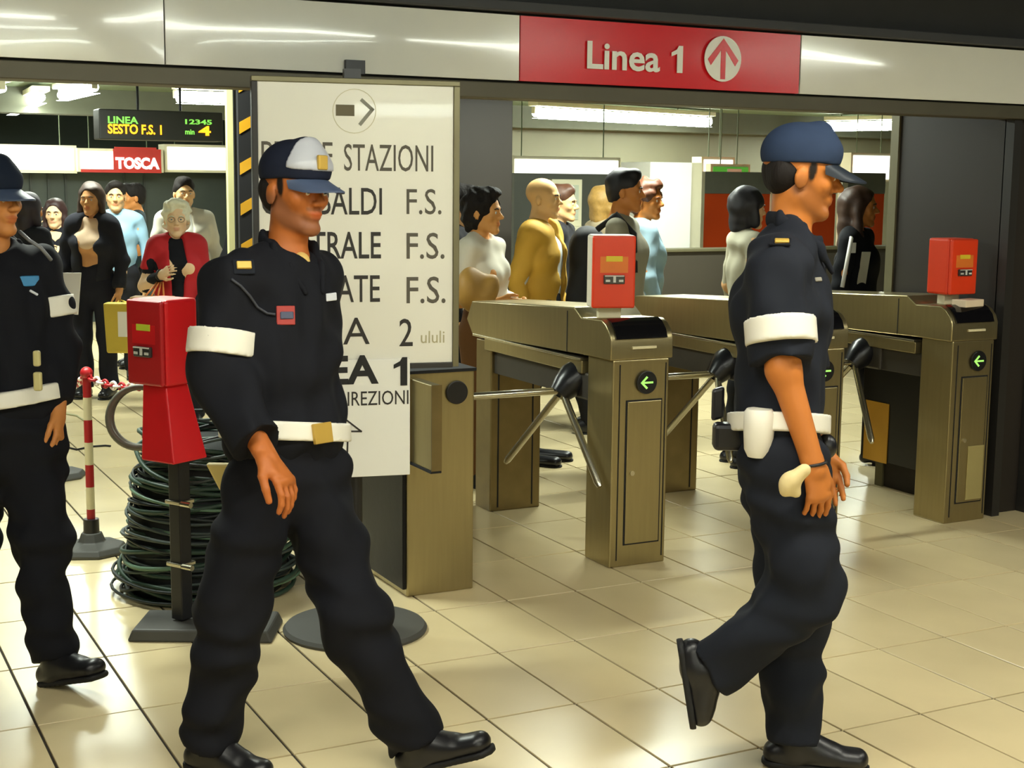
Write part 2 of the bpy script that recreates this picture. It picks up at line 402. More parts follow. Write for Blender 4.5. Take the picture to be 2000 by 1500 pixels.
# parapet across the right-hand part
YP = 10.1; p0 = atY(1045, 480, YP)[0]
struct('wall_parapet', MB().bx(p0, 14.4, YP, YP + .15, 0, 1.06), mat('parapet_brown', '#464138', .5, var=.12, scale=3), 'low brown parapet wall beyond the turnstiles')
struct('trim_30', MB().bx(p0, 14.4, YP - .02, YP + .17, 1.06, 1.085), frame_m, 'pale capping of the low brown parapet', bevel=.004)
struct('wall_far', MB().bx(p0 - 1, 14.4, 15.2, 15.4, 0, ZC), mat('far_olive', '#6c6a54', .6, var=.15, scale=2), 'olive wall far behind the parapet')

# lamps --------------------------------------------------------------
def lamp(c, L, direction, watt, label, group, r=.022, color=COOL, housing=True, name='fluorescent_lamp', up=.07, size_y=.10):
    c = A(c, float); d = nrm([direction[0], direction[1], 0]); t = thing(name, c, label, 'lamp', group)
    build('tube', MB().tube([c - d * L / 2, c + d * L / 2], r, 12), tube_e, t, smooth='auto')
    if housing:
        build('housing', MB().box(c + UP * (up), (L + .06, .16, .05), X=d), cream, t, bevel=.006)
        zt_ = ZC if c[1] > YF else 2.62
        if zt_ - c[2] - up > .03:
            for s_ in (-1, 1): build('hanger', MB().tube([c + d * s_ * L * .3 + UP * (up + .02), c + d * s_ * L * .3 + UP * (zt_ - c[2] + .003)], .008, 6), cream, t)
        for s_ in (-1, 1): build('cap', MB().box(c + d * s_ * (L / 2 + .015) + UP * .02, (.03, .05, .07), X=d), cream, t, bevel=.004)
    if watt:
        ld = bpy.data.lights.new('tube_light', 'AREA'); ld.shape = 'RECTANGLE'; ld.size = L; ld.size_y = size_y; ld.energy = watt; ld.color = color
        lo = bpy.data.objects.new('tube_light', ld); COL.objects.link(lo); lo.parent = t; lo.location = (0, 0, -r - .012)
        lo.rotation_euler = (0, 0, math.atan2(d[1], d[0])); lo.visible_camera = True
    return t
for k, (x, y, a, nm) in enumerate(((-1.2, 2.3, .16, 'far left'), (.7, 2.5, -.1, 'left'), (2.3, 2.4, .1, 'middle'), (4.0, 2.2, .0, 'right'), (5.9, 2.6, 0, 'far right'), (1.3, 0.1, 0, 'rear middle'), (-.8, -1.2, 0, 'rear left'), (3.4, -.9, 0, 'rear right'))):
    lamp((x, y, 2.50), 1.25, (1, a), FRONT_W, 'ceiling tube lamp of the front hall, %s' % nm, 'front hall tube lamps', color=WARM)
def far_lamp(px, py, L, direction, watt, label, z=2.36, r=.028, up=.05):
    c = G(px, py, z); return lamp(c, L, direction, watt, label, 'tube lamps beyond the turnstiles', r=r, up=up)
c0 = G(1045, 219, 2.36); c1 = G(1385, 238, 2.36)
lamp((c0 + c1) / 2, np.linalg.norm(c1 - c0), c1 - c0, BACK_W * 1.6, 'long bright tube lamp above the bald man', 'tube lamps beyond the turnstiles', r=.05, up=.09)
def seg_lamp(a, b, z, w_, label, r=.03):
    c0 = G(*a, z); c1 = G(*b, z); return lamp((c0 + c1) / 2, np.linalg.norm(c1 - c0), c1 - c0, w_, label, 'tube lamps beyond the turnstiles', r=r, up=r + .04)
seg_lamp((1176, 246), (1243, 249), 2.33, BACK_W * .4, 'short tube lamp under the long bright one', .045)
seg_lamp((1312, 266), (1475, 256), 2.33, BACK_W, 'tube lamp above the orange panel', .045)
seg_lamp((1618, 246), (1745, 244), 2.36, BACK_W, 'tube lamp right of the blue cap', .05)
seg_lamp((345, 188), (467, 192), 2.36, BACK_W * .8, 'glowing tube lamp left of the striped post', .05)
seg_lamp((22, 216), (80, 190), 2.36, BACK_W * .5, 'slanting tube lamp nearer the left edge', .04)
seg_lamp((120, 186), (184, 170), 2.40, BACK_W * .5, 'slanting tube lamp left of the destination display', .04)
seg_lamp((-28, 180), (4, 172), 2.40, 0, 'tube lamp cut by the left picture edge', .04)
for x, y, nm in ((1.4, 8.2, 'over the left group'), (4.6, 7.4, 'over the turnstiles'), (2.0, 11.0, 'over the far left floor'), (6.5, 9.3, 'over the parapet'), (-.6, 13.0, 'by the far wall'), (1.0, 6.2, 'just behind the fascia')):
    lamp((x, y, 2.44), 1.25, (1, 0), BACK_W, 'tube lamp hidden behind the fascia %s' % nm, 'hidden tube lamps beyond the turnstiles')

# far signs ----------------------------------------------------------
def sign_box(name, pxa, pxb, ya, yb, Y, depth, m, label, cat='sign'):
    a = atY(pxa, ya, Y); b = atY(pxb, ya, Y); z1 = (a[2] + b[2]) / 2; z0 = (atY(pxa, yb, Y)[2] + atY(pxb, yb, Y)[2]) / 2
    t = thing(name, ((a[0] + b[0]) / 2, Y, z0), label, cat)
    build('case', MB().bx(a[0] - .03, b[0] + .03, Y + .012, Y + depth, z0 - .03, z1 + .03), cream, t)
    f = build('face', MB().bx(a[0], b[0], Y, Y + .014, z0, z1), m, t, bevel=.003)
    for xx in (a[0] + .12, b[0] - .12): build('hanger', MB().tube([(xx, Y + depth / 2, z1 + .02), (xx, Y + depth / 2, 2.5)], .006, 8), olive_m, t)
    return t, a[0], b[0], z0, z1
t, x0, x1, z0, z1 = sign_box('light_box', -30, 144, 288, 332, YL - .35, .3, sign_e, 'long glowing white sign band at the far left')
t, x0, x1, z0, z1 = sign_box('light_box', 327, 462, 288, 332, YL - .35, .3, sign_e, 'glowing white sign band above the man in the pale suit')
t, x0, x1, z0, z1 = sign_box('shop_sign', 157, 314, 296, 331, YL - .45, .3, sign_e, 'white sign with red trimmed letters above the two dark haired women')
redink = mat('red_ink', '#b8281c', .5)
xr = x0 + (x1 - x0) * .40; build('red_panel', MB().bx(xr, x1, YL - .458, YL - .446, z0, z1 + .03), redink, t)
text('lettering', 'TOSCA', (xr + .02, YL - .464, z0 + .015), X_, UP, (z1 - z0) * .6, sign_e, t, width=(x1 - xr) * .92, bold=.05)
build('red_edge', MB().bx(x0, x1, YL - .46, YL - .44, z0 - .035, z0), redink, t)
build('red_crown', MB().bx(x0 + (x1 - x0) * .42, x1 - .05, YL - .46, YL - .44, z1, z1 + .05), redink, t)
# amber destination display
a = atY(205, 224, 12.5); b = atY(425, 268, 12.5)
t = thing('departure_display', ((a[0] + b[0]) / 2, 12.5, b[2]), 'dark hanging display with glowing amber characters', 'display')
build('case', MB().bx(a[0] - .05, b[0] + .05, 12.5, 12.75, b[2] - .04, a[2] + .05), mat('display_black', '#23241f', .5), t, bevel=.01)
ledw = atY(268, 240, 12.5)[0] - atY(211, 240, 12.5)[0]
def led(px0, px1, py0, py1, s_, m):
    c0 = atY(px0, py1, 12.48); c1 = atY(px1, py0, 12.48)
    text('characters', s_, (c0[0], 12.485, c0[2]), X_, UP, c1[2] - c0[2], m, t, width=c1[0] - c0[0], bold=.03)
led(211, 270, 228, 240, 'LINEA', green_e); led(211, 316, 244, 260, 'SESTO F.S. 1', orange_e)
led(362, 414, 234, 242, '12345', green_e); led(388, 412, 246, 264, '4', orange_e); led(362, 380, 252, 262, 'min', green_e)
for xx in (a[0] + .3, b[0] - .3): build('hanger', MB().tube([(xx, 12.6, a[2] + .04), (xx, 12.6, ZC)], .012, 8), blackm, t)
# white band right, green sign, kiosk
sign_box('light_box', 1006, 1208, 312, 342, 12.4, .2, sign_e, 'glowing white sign band above the bald man')
sign_box('light_box', 1376, 1432, 312, 336, 13.2, .2, sign_e, 'small glowing sign band left of the blue cap')
sign_box('light_box', 1668, 1746, 304, 350, 13.2, .2, sign_e, 'glowing sign band right of the blue cap visor')
t, x0, x1, z0, z1 = sign_box('exit_sign', 1394, 1462, 326, 348, 12.6, .1, mat('green_sign', '#4fae3c', .5, emit=.35), 'small green sign with a white mark beyond the parapet')
build('mark', MB().bx(x1 - .28, x1 - .1, 12.585, 12.6, z0 + .02, z1 - .02), whitep, t)
# kiosk with cream window frame
yk = 11.2; a = atY(1086, 350, yk); b = atY(1132, 442, yk); c = atY(1008, 600, yk); d_ = atY(1165, 442, yk)
t = thing('kiosk', ((a[0] + b[0]) / 2, yk, 0), 'dark kiosk with a cream framed window and ledge behind the bald man', 'kiosk')
build('body', MB().bx(c[0], d_[0] + .5, yk + .06, yk + .6, 0, a[2] + .05), mat('kiosk_dark', '#3d3f35', .6), t)
build('window_frame', MB().bx(a[0] - .04, b[0] + .02, yk, yk + .06, b[2], a[2]), cream, t, bevel=.004)
for k in range(2):
    w0 = a[0] - .0 + k * (b[0] - a[0]) * .5; build('pane', MB().bx(w0 + .02, w0 + (b[0] - a[0]) * .5 - .02, yk - .01, yk, b[2] + .06, a[2] - .05), mat('pane_pale', '#c3c8b4', .2), t)
build('ledge', MB().bx(a[0] - .1, d_[0], yk - .12, yk + .06, b[2] - .06, b[2]), cream, t, bevel=.004)
build('sticker', MB().bx(d_[0] - .22, d_[0] - .02, yk + .04, yk + .06, b[2] - .26, b[2] - .08), yel, t)
# white cabinet and orange panels behind the parapet
yk = 10.6; a = atY(1271, 316, yk); b = atY(1348, 490, yk)
t = thing('white_cabinet', ((a[0] + b[0]) / 2, yk, 0), 'tall plain white cabinet rising behind the parapet', 'cabinet')
build('body', MB().bx(a[0], b[0], yk, yk + .5, 0, a[2]), whitep, t, bevel=.01)
e_ = atY(1370, 400, yk + .1)[0]
build('edge', MB().bx(b[0] + .004, e_, yk + .1, yk + .5, 0, a[2]), cream, t, bevel=.004)
yk = 12.0
orp = mat('orange_panel', '#e2511c', .5, var=.1, scale=2)
for k, (xa_, xb_, y0_) in enumerate(((1376, 1500, 378), (1520, 1628, 378), (1655, 1722, 378))):
    a = atY(xa_, y0_, yk); b = atY(xb_, 495, yk)
    t = thing('orange_hoarding', ((a[0] + b[0]) / 2, yk, 0), ('orange panel left of the officer in the blue cap', 'orange panel behind the head of the officer in the blue cap', 'orange panel right of the officer in the blue cap')[k], 'panel')
    build('board', MB().bx(a[0], b[0], yk, yk + .05, 0, a[2]), orp, t, bevel=.004)
    build('top_rail', MB().bx(a[0], b[0], yk - .01, yk + .06, a[2], a[2] + .22), mat('grey_rail', '#77786a', .6), t, bevel=.004)
    build('stile', MB().bx(a[0] - .08, a[0] - .005, yk - .01, yk + .06, 0, a[2] + .22), cream, t)

# hazard striped post left of the sign ---------------------------------
Yh = 6.4; a = atY(466, 300, Yh)[0]; b = atY(497, 300, Yh)[0]
t = thing('striped_post', ((a + b) / 2, Yh, 0), 'black post with yellow hazard stripes left of the white sign', 'post')
build('shaft', MB().bx(a, b, Yh, Yh + .16, 0, ZC), blackm, t)
pw = b - a; hz = mat('hazard_yellow', '#d8a020', .5)
zt = atY(480, 172, Yh)[2]; step = atY(480, 222, Yh)[2] - atY(480, 302, Yh)[2]
for k in range(9):
    z = atY(480, 262, Yh)[2] + step - k * step
    pl = [(0, z), (pw * .8, z + .035), (pw * .8, z + .085), (0, z + .052)]
    pl = [(u, min(v, ZC)) for u, v in pl]
    if pl[0][1] >= ZC - .02: continue
    build('stripe', MB().prism(pl, (a + .005, Yh - .001, 0), X_, UP, -Y_, 0, .002), hz, t)
build('edge_strip', MB().bx(a - .045, a - .018, Yh + .02, Yh + .05, 0, ZC), mat('cream_strip', '#c9c48e', .5), t)

# ================================================================== TURNSTILES
U_Y = Y_; 
PROF = [(5.09, .90), (5.09, .985), (5.105, 1.02), (5.135, 1.05), (5.17, 1.066), (5.34, 1.06), (5.405, 1.10), (6.44, 1.045), (6.50, .95), (6.43, .875), (5.33, .90)]
def turnstile(X0, w_, label, validator=False, kind='full', lit=True, hubY=5.45, a3=(-.25, -.612, -.75)):
    X1 = X0 + w_; t = thing('turnstile', ((X0 + X1) / 2, 5.7, 0), label, 'turnstile', 'steel tripod turnstiles')
    # front leg
    build('front_leg', MB().bx(X0 + .012, X1 - .006, 5.095, 5.305, 0, .90), steel, t, bevel=.006)
    d0, d1, dz0, dz1 = X0 + .085, X1 - .045, .10, .72
    build('joint', MB().bx(d0 - .006, d1 + .006, 5.0925, 5.096, dz0 - .006, dz1 + .006), blackm, t)
    dr = build('door', MB().bx(d0, d1, 5.088, 5.098, dz0, dz1), steel, t, bevel=.003)
    build('lock', MB().prism([(.011 * math.cos(q * math.pi / 6), .011 * math.sin(q * math.pi / 6)) for q in range(12)], (d0 + .028, 5.088, dz0 + .31), X_, UP, -Y_, 0, .006), chrome, dr)
    for k in (0, 1): build('groove', MB().bx((d0 - .04, d1 + .02)[k], (d0 - .036, d1 + .024)[k], 5.0925, 5.096, .03, .88), blackm, t)
    # back leg
    bl = build('back_leg', MB().bx(X0 + .012, X1 - .006, 6.25, 6.42, 0, .86), steel_d, t, bevel=.006)
    build('groove', MB().bx(X0 + .052, X0 + .058, 6.2465, 6.251, .02, .80), blackm, t)
    build('groove', MB().bx(X1 - .055, X1 - .049, 6.2465, 6.251, .02, .80), blackm, t)
    # housing
    build('housing', MB().prism(PROF[::-1], (X0 - .004, 0, 0), Y_, UP, X_, 0, w_ + .012), steel, t, smooth='auto', bevel=.005)
    build('seam_trim', MB().bx(X0 - .010, X1 + .012, 5.34, 6.42, .872, .884), chrome, t, bevel=.002)
    build('lower_rim', MB().bx(X0 - .002, X1 + .006, 5.335, 6.3, .815, .872), steel, t, bevel=.004)
    build('seam', MB().bx(X0 - .006, X0 - .003, 5.462, 5.466, .90, 1.08), blackm, t)
    build('underside', MB().bx(X0 + .03, X1 - .03, 5.31, 6.25, .70, .815), mat('gunmetal', '#4a4640', .5, .5), t, bevel=.004)
    # sloping black reader window, follows the curved nose
    nose = [(5.088, .99), (5.102, 1.024), (5.133, 1.054), (5.165, 1.069), (5.165, 1.0715), (5.131, 1.0575), (5.0985, 1.026), (5.0835, .99)]
    build('reader_window', MB().prism(nose, (X0 + .02, 0, 0), Y_, UP, X_, 0, w_ - .045), mat('reader_glass', '#101014', .12, coat=.5), t, smooth='auto')
    build('ticket_slot', MB().bx(X0 + .10, X1 - .08, 5.082, 5.092, .945, .957), mat('slot_pale', '#e0d6b0', .4), t, bevel=.002)
    # lit arrow disc
    cx_ = X0 + .175; cz_ = .80; r_ = .05
    disc = build('indicator', MB().prism([(r_ * math.cos(q * math.pi / 16), r_ * math.sin(q * math.pi / 16)) for q in range(32)], (cx_, 5.09, cz_), X_, UP, -Y_, 0, .01), blackp, t, bevel=.003)
    if lit:
        am = MB(); o2 = (cx_, 5.079, cz_)
        am.prism([(-.03, -.004), (.028, -.004), (.028, .004), (-.03, .004)], o2, X_, UP, -Y_, 0, .002)
        am.prism([(-.034, 0), (-.005, .028), (.002, .022), (-.022, 0)], o2, X_, UP, -Y_, 0, .0021); am.prism([(-.034, 0), (-.022, 0), (.002, -.022), (-.005, -.028)], o2, X_, UP, -Y_, 0, .0021)
        tag(build('arrow', am, mat('green_arrow', '#8fd060', .5, emit=.9), disc), 'green lit arrow pointing left')
    # tripod
    hub = A([X0 - .03, hubY, .745]); ax_ = nrm([-1, 0, -1])
    hb = build('hub', MB().tube([hub + A([.11, 0, .075]), hub + A([.04, 0, .03]), hub, hub + ax_ * .045], [.07, .078, .062, .046], 20), mat('hub_black', '#1b1c20', .3, .3), t, smooth='auto')
    build('mount', MB().bx(X0 + .012, X0 + .2, hubY - .13, hubY + .13, .70, .82), mat('gunmetal', '#4a4640', .5, .5), t, bevel=.01)
    for dd in ((-1, 0, 0), (-.25, .612, -.75), a3):
        dd = nrm(dd); h0 = hub + ax_ * .02 + dd * .03
        build('arm', MB().tube([h0, h0 + dd * .44, h0 + dd * .462], [.0165, .0165, .010], 12), chrome, t, smooth='auto')
    return t
XB, XC, XD = 3.092, 4.055, 5.0
tB = turnstile(XB, .30, 'steel tripod turnstile with a red validator, nearest in the middle of the gate', hubY=5.43, a3=(.02, -.62, -.72))
tC = turnstile(XC, .30, 'steel tripod turnstile mostly hidden behind the officer in the blue cap', hubY=5.62)
tD = turnstile(XD, .29, 'steel tripod turnstile beside the dark pier at the right', hubY=5.73)
# D: dark inner panel with yellow poster
XQ = XD + .262; ya_ = atX(1682, 850, XQ)[1]
pm = build('inner_panel', MB().bx(XQ, XQ + .02, 5.31, min(ya_, 6.24), .16, .815), blackp, tD, bevel=.003)
a = atX(1692, 780, XQ); c = atX(1732, 906, XQ); build('poster', MB().bx(XQ - .006, XQ - .001, c[1], a[1], c[2], a[2]), mat('ochre_card', '#c9962e', .5), pm)
build('card', MB().bx(XD + .14, XD + .245, 5.083, 5.088, .11, .38), mat('pale_metal_card', '#b9ac74', .4, .4), tD, bevel=.002)

# end cabinet A, dark sided
XA = 2.149; tA = thing('gate_cabinet', (XA + .15, 5.65, 0), 'olive steel end cabinet with a black disc, right beside the white sign', 'cabinet')
build('body', MB().bx(XA + .004, XA + .296, 5.07, 6.4, 0, .90), steel, tA, bevel=.006)
build('side_panel', MB().bx(XA - .012, XA + .003, 5.075, 6.4, .03, .88), mat('gloss_black', '#0b0b0d', .42, bump=.3, scale=4, spec=.25), tA, bevel=.003)
build('top', MB().bx(XA - .01, XA + .30, 5.35, 6.35, .90, 1.0), steel, tA, bevel=.02)
r_ = .047; cp = atY(891, 766, 5.07)
build('indicator', MB().prism([(r_ * math.cos(q * math.pi / 16), r_ * math.sin(q * math.pi / 16)) for q in range(32)], (cp[0], 5.07, cp[2]), X_, UP, -Y_, 0, .012), blackp, tA, bevel=.003)
build('top_lip', MB().bx(XA - .012, XA + .30, 5.06, 5.35, .896, .908), blackm, tA)
pn = atY(852, 920, 4.86); pt = atY(852, 752, 4.86)
gl = build('side_flap', MB().bx(pn[0] - .02, pn[0] + .02, 4.86, 5.069, pn[2], pt[2]), steel, tA, bevel=.004)
build('flap_edge', MB().bx(pn[0] - .021, pn[0] + .021, 4.855, 4.862, pn[2], pt[2]), steel_d, gl)
build('flap_foot', MB().bx(pn[0] - .022, pn[0] + .022, 4.86, 5.069, pn[2] - .01, pn[2]), blackm, gl)

# validators -----------------------------------------------------------
def validator(base, yaw, w_, d_, h_, label, face_m, side_m, post=None, lab=yel):
    t = thing('ticket_validator', base, label, 'validator'); c, s = math.cos(yaw), math.sin(yaw); X = A([c, s, 0]); Yv = A([-s, c, 0]); b = A(base, float)
    build('box', MB().box(b + UP * h_ / 2 + Yv * .004, (w_, d_ - .008, h_), X=X), side_m, t, bevel=.012, seg=3)
    f = build('front_cover', MB().box(b + UP * h_ / 2 - Yv * (d_ / 2 + .004), (w_ - .002, .02, h_ - .004), X=X), face_m, t, bevel=.009, seg=3)
    fy = -(d_ / 2 + .015)
    build('label', MB().box(b + UP * h_ * .68 + Yv * fy, (w_ * .38, .004, h_ * .075), X=X), lab, f, bevel=.001)
    build('label_frame', MB().box(b + UP * h_ * .60 + Yv * (fy + .002), (w_ * .64, .003, h_ * .22), X=X), mat('pale_orange', '#e87a28', .5) if lab is yel else redp, f)
    rd = build('slot_block', MB().box(b + UP * h_ * .40 + Yv * (fy - .004), (w_ * .48, .016, h_ * .12), X=X), mat('slot_grey', '#4a4a48', .3, .5), f, bevel=.004)
    sw_ = mat('slot_white', '#d8d8d0', .4); o2 = b + Yv * (fy - .013)
    build('slot', MB().box(o2 + UP * h_ * .45, (w_ * .44, .004, h_ * .014), X=X).box(o2 + UP * h_ * .405, (w_ * .06, .004, h_ * .085), X=X), sw_, rd)
    for s_ in (-1, 1): build('contact', MB().box(o2 + UP * h_ * .385 + X * s_ * w_ * .15, (w_ * .10, .004, h_ * .03), X=X), sw_, rd)
    return t, X, Yv
vb = A([XB + .115, 5.30, 1.105]); tv, X, Yv = validator(vb, -.35, .19, .12, .315, 'red ticket validator on top of the middle turnstile', oran, mat('validator_cream', '#e8e0cc', .4))
build('bracket', MB().box(vb + A([0, .01, -.022]), (.10, .05, .05), X=X), cream, tv, bevel=.004)
vd = A([XD + .175, 5.30, 1.112]); tv, X, Yv = validator(vd, .0, .175, .15, .275, 'red ticket validator against the dark pier at the right', oran, oran)
build('bracket', MB().box(vd + A([0, .01, -.024]), (.10, .05, .055), X=X), cream, tv, bevel=.004)
pc = build('paper_tickets', MB().box(A([XD + .16, 5.16, 1.078]), (.15, .08, .035), X=A([1, .2, 0])), mat('paper_pink', '#ecd8bc', .6), None, bevel=.003)
tag(pc, 'small pale bundle of paper on the right turnstile', 'paper')

# lamp of the rear hall that glints in the sign board
# freestanding red validator, left ------------------------------------
bc = D(322, 745, 5.12); gb = A([bc[0], bc[1], 0])
# rotated: front turned to the picture's left
ang = math.atan2(RGT[1], RGT[0]) ; yawv = ang - math.radians(30) + math.radians(-2)
topz = D(322, 580, 5.12)[2]; botz = D(322, 748, 5.12)[2]
tl, X, Yv = validator(A([bc[0], bc[1], botz]), yawv, .175, .165, topz - botz, 'red ticket validator on a black pole at the left, with a lime label', mat('deep_red_face', '#b8141c', .4, var=.05), redp, lab=lime)
z0 = D(330, 898, 5.12)[2]; z1 = botz - .002; zm = (z0 + z1) / 2
def quadp(zz, wl, wr, wd, ox=0): 
    c_ = A([bc[0], bc[1], zz]); return [c_ - X * wl - Yv * wd, c_ + X * wr - Yv * wd, c_ + X * wr + Yv * wd, c_ - X * wl + Yv * wd]
lo_ = [v + X * .035 for v in quadp(z0, .075, .085, .085)]; hi_ = quadp(z1, .055, .06, .055)
build('lower_guard', MB().add(lo_ + hi_, [(3, 2, 1, 0), (4, 5, 6, 7), (0, 1, 5, 4), (1, 2, 6, 5), (2, 3, 7, 6), (3, 0, 4, 7)]), redp, tl, bevel=.006)
pb = G(378, 1212); pp = A([pb[0], pb[1], 0]) * 1.0
pt_ = A([bc[0], bc[1], z0]) + X * .06
build('pole', MB().box((A([pt_[0], pt_[1], (z0 + .05) / 2])), (.055, .055, z0 - .05), X=X), blackp, tl, bevel=.004)
for py_ in (985, 1112):
    zz = D(375, py_, 5.1)[2]; cc = A([pt_[0], pt_[1], zz])
    cl = build('clamp', MB().box(cc, (.075, .075, .014), X=X), chrome, tl, bevel=.003)
    build('clamp_knob', MB().tube([cc - Yv * .03 + X * .04, cc - Yv * .03 + X * .085], .011, 10), chrome, cl, smooth='auto')
g0 = G(300, 1262); Xb = RGT
bcn = A([pt_[0], pt_[1], .022]) + RGT * .09
build('base_plate', MB().box(bcn, (.52, .26, .044), X=RGT, taper=.93), rubber, tl, bevel=.008)

# ================================================================== SIGN ON ITS POST
hS = ray(11000, 462); hS = nrm([hS[0], hS[1], 0]); nS = nrm(np.cross(hS, UP))   # nS towards camera?
pS = D(700, 500, 5.0)
if nS @ (A([0, 0, EYE]) - pS) < 0: nS = -nS
def onS(x, y, off=0.0):
    r = ray(x, y); o = A([0, 0, EYE]); k = ((pS + nS * off - o) @ nS) / (r @ nS); return o + r * k
def SU(x, y): q = onS(x, y) - pS; return q @ hS, q[2] + pS[2]
def sp(u, z, off=0.0): return A([pS[0], pS[1], 0]) + hS * u + UP * z + nS * off
_q = onS(826, 215); _d = nrm(ray(826, 215)); _d = _d - 2 * (_d @ nS) * nS; _t = (2.50 - _q[2]) / _d[2]; _L = _q + _d * _t
lamp(_L if _L[1] > -3.3 else _q + _d * ((-3.2 - _q[1]) / _d[1]), 1.25, (1, 0), FRONT_W, 'ceiling tube lamp behind the viewer that glints in the white sign', 'front hall tube lamps', color=WARM, r=.05)
uL, zTp = SU(502, 158); uR, _ = SU(886, 165); _, zB = SU(860, 708); uL2 = uL; uR2, _ = SU(799, 900); _, zB2 = SU(740, 928); _, zM = SU(760, 700)
gs = sp(SU(697, 600)[0], 0, -.07)
ts = thing('station_sign', gs, 'tall white direction sign with black lettering on a round based post', 'sign')
def slab(name, u0, u1, z0_, z1_, o0, o1, m, parent, bevel=0.0):
    return build(name, MB().box(sp((u0 + u1) / 2, (z0_ + z1_) / 2, (o0 + o1) / 2), (u1 - u0, abs(o1 - o0), z1_ - z0_), X=hS), m, parent, bevel=bevel)
slab('main_board', uL, uR, zB, zTp, -.03, 0, mat('sign_white', '#efece0', .24, var=.02, coat=.2), ts, .002)
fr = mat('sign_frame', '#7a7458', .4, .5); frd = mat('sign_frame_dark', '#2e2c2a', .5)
slab('frame_top', uL - .02, uR + .022, zTp, zTp + .018, -.035, .008, fr, ts, .002)
slab('frame_side', uR, uR + .022, zB - .015, zTp, -.035, .008, fr, ts, .002)
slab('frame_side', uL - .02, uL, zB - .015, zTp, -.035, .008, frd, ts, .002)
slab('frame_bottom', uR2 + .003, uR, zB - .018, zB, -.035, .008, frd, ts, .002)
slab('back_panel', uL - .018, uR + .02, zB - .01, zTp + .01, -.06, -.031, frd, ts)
slab('lower_board', uL2, uR2, zB2, zM, .004, .016, mat('sign_white2', '#f2f1ea', .35, var=.02), ts, .002)
build('post', MB().tube([gs + UP * .02, gs + UP * (zTp + .0)], .028, 16), blackp, ts, smooth='auto')
slab('post_cap', SU(678, 150)[0], SU(711, 150)[0], zTp - .02, zTp + .055, -.1, -.062, blackp, ts)
gd = G(699, 1249); gd = gs
build('base_disc', MB().lathe(A([gd[0], gd[1], 0]), [(.262, 0), (.265, .01), (.255, .022), (.20, .027), (.05, .03)], 48), rubber, ts, smooth='auto')
def word(s, px0, px1, ytop, ybot, m=ink, off=.0, bold=.0, d=.0015):
    u0, z0_ = SU(px0, ybot); u1, _ = SU(px1, ybot); _, z1_ = SU(px0, ytop)
    return text('lettering', s, sp(u0, z0_, off), hS, UP, z1_ - z0_, m, ts, width=u1 - u0, depth=d, bold=bold)
word('PER LE', 511, 650, 272, 328, inkp); word('STAZIONI', 672, 846, 278, 333, inkp)
word('GARIBALDI', 511, 746, 362, 418, ink, bold=.004); word('F.S.', 794, 862, 366, 418, inkp)
word('CENTRALE', 511, 744, 450, 505, ink, bold=.008); word('F.S.', 794, 868, 452, 505, inkp, bold=.004)
word('LAMBRATE', 511, 742, 536, 592, ink, bold=.004); word('F.S.', 794, 870, 538, 592, inkp, bold=.004)
word('LINEA', 516, 722, 620, 676, ink); word('2', 780, 806, 620, 676, ink, bold=.004)
word('LINEA', 512, 738, 696, 752, mat('solid_black', '#141414', .6), .016, bold=.03); _u0, _z0 = SU(762, 752); _u1, _z1 = SU(800, 696); numeral_one(sp(_u0, _z0, .016), hS, UP, nS, (_u1 - _u0) * 1.15, _z1 - _z0, mat('solid_black', '#141414', .6), ts)
word('LE', 512, 545, 763, 792, ink, .016); word('DIREZIONI', 655, 796, 763, 792, ink, .016)
word('ululi', 822, 868, 645, 670, mat('faint_scrawl', '#b8b08c', .6))
# outlined arrow on the lower board
def strokes(pts, wd, m, off, name='arrow_outline', closed=False):
    mb = MB(); P = [SU(*p) for p in pts]; n = len(P) if closed else len(P) - 1
    for i in range(n):
        a_, b_ = A(P[i]), A(P[(i + 1) % len(P)]); d0 = nrm(b_ - a_); nn = A([-d0[1], d0[0]]) * wd / 2; a_ = a_ - d0 * wd * .4; b_ = b_ + d0 * wd * .4
        pl = [a_ - nn, b_ - nn, b_ + nn, a_ + nn]; mb.prism([tuple(q) for q in pl], sp(0, 0, off), hS, UP, nS, 0, .0015)
    return build(name, mb, m, ts)
strokes([(648, 798), (704, 841), (678, 841), (676, 917), (622, 917), (620, 841), (592, 841)], .006, ink, .016, closed=True)
# round arrow on the main board
strokes([(692 + 42 * math.cos(q * math.pi / 14), 217 + 43 * math.sin(q * math.pi / 14)) for q in range(28)], .0022, mat('faint_ring', '#cfc8a8', .6), 0, 'ring', closed=True)
u0, z0_ = SU(656, 226); u1, z1_ = SU(692, 205); slab('arrow_shaft', u0, u1, z0_, z1_, 0, .002, mat('worn_ink', '#6a6148', .6), ts)
strokes([(707, 196), (727, 214), (704, 242)], .012, mat('worn_grey', '#8d8c80', .6), 0, 'arrow_head')

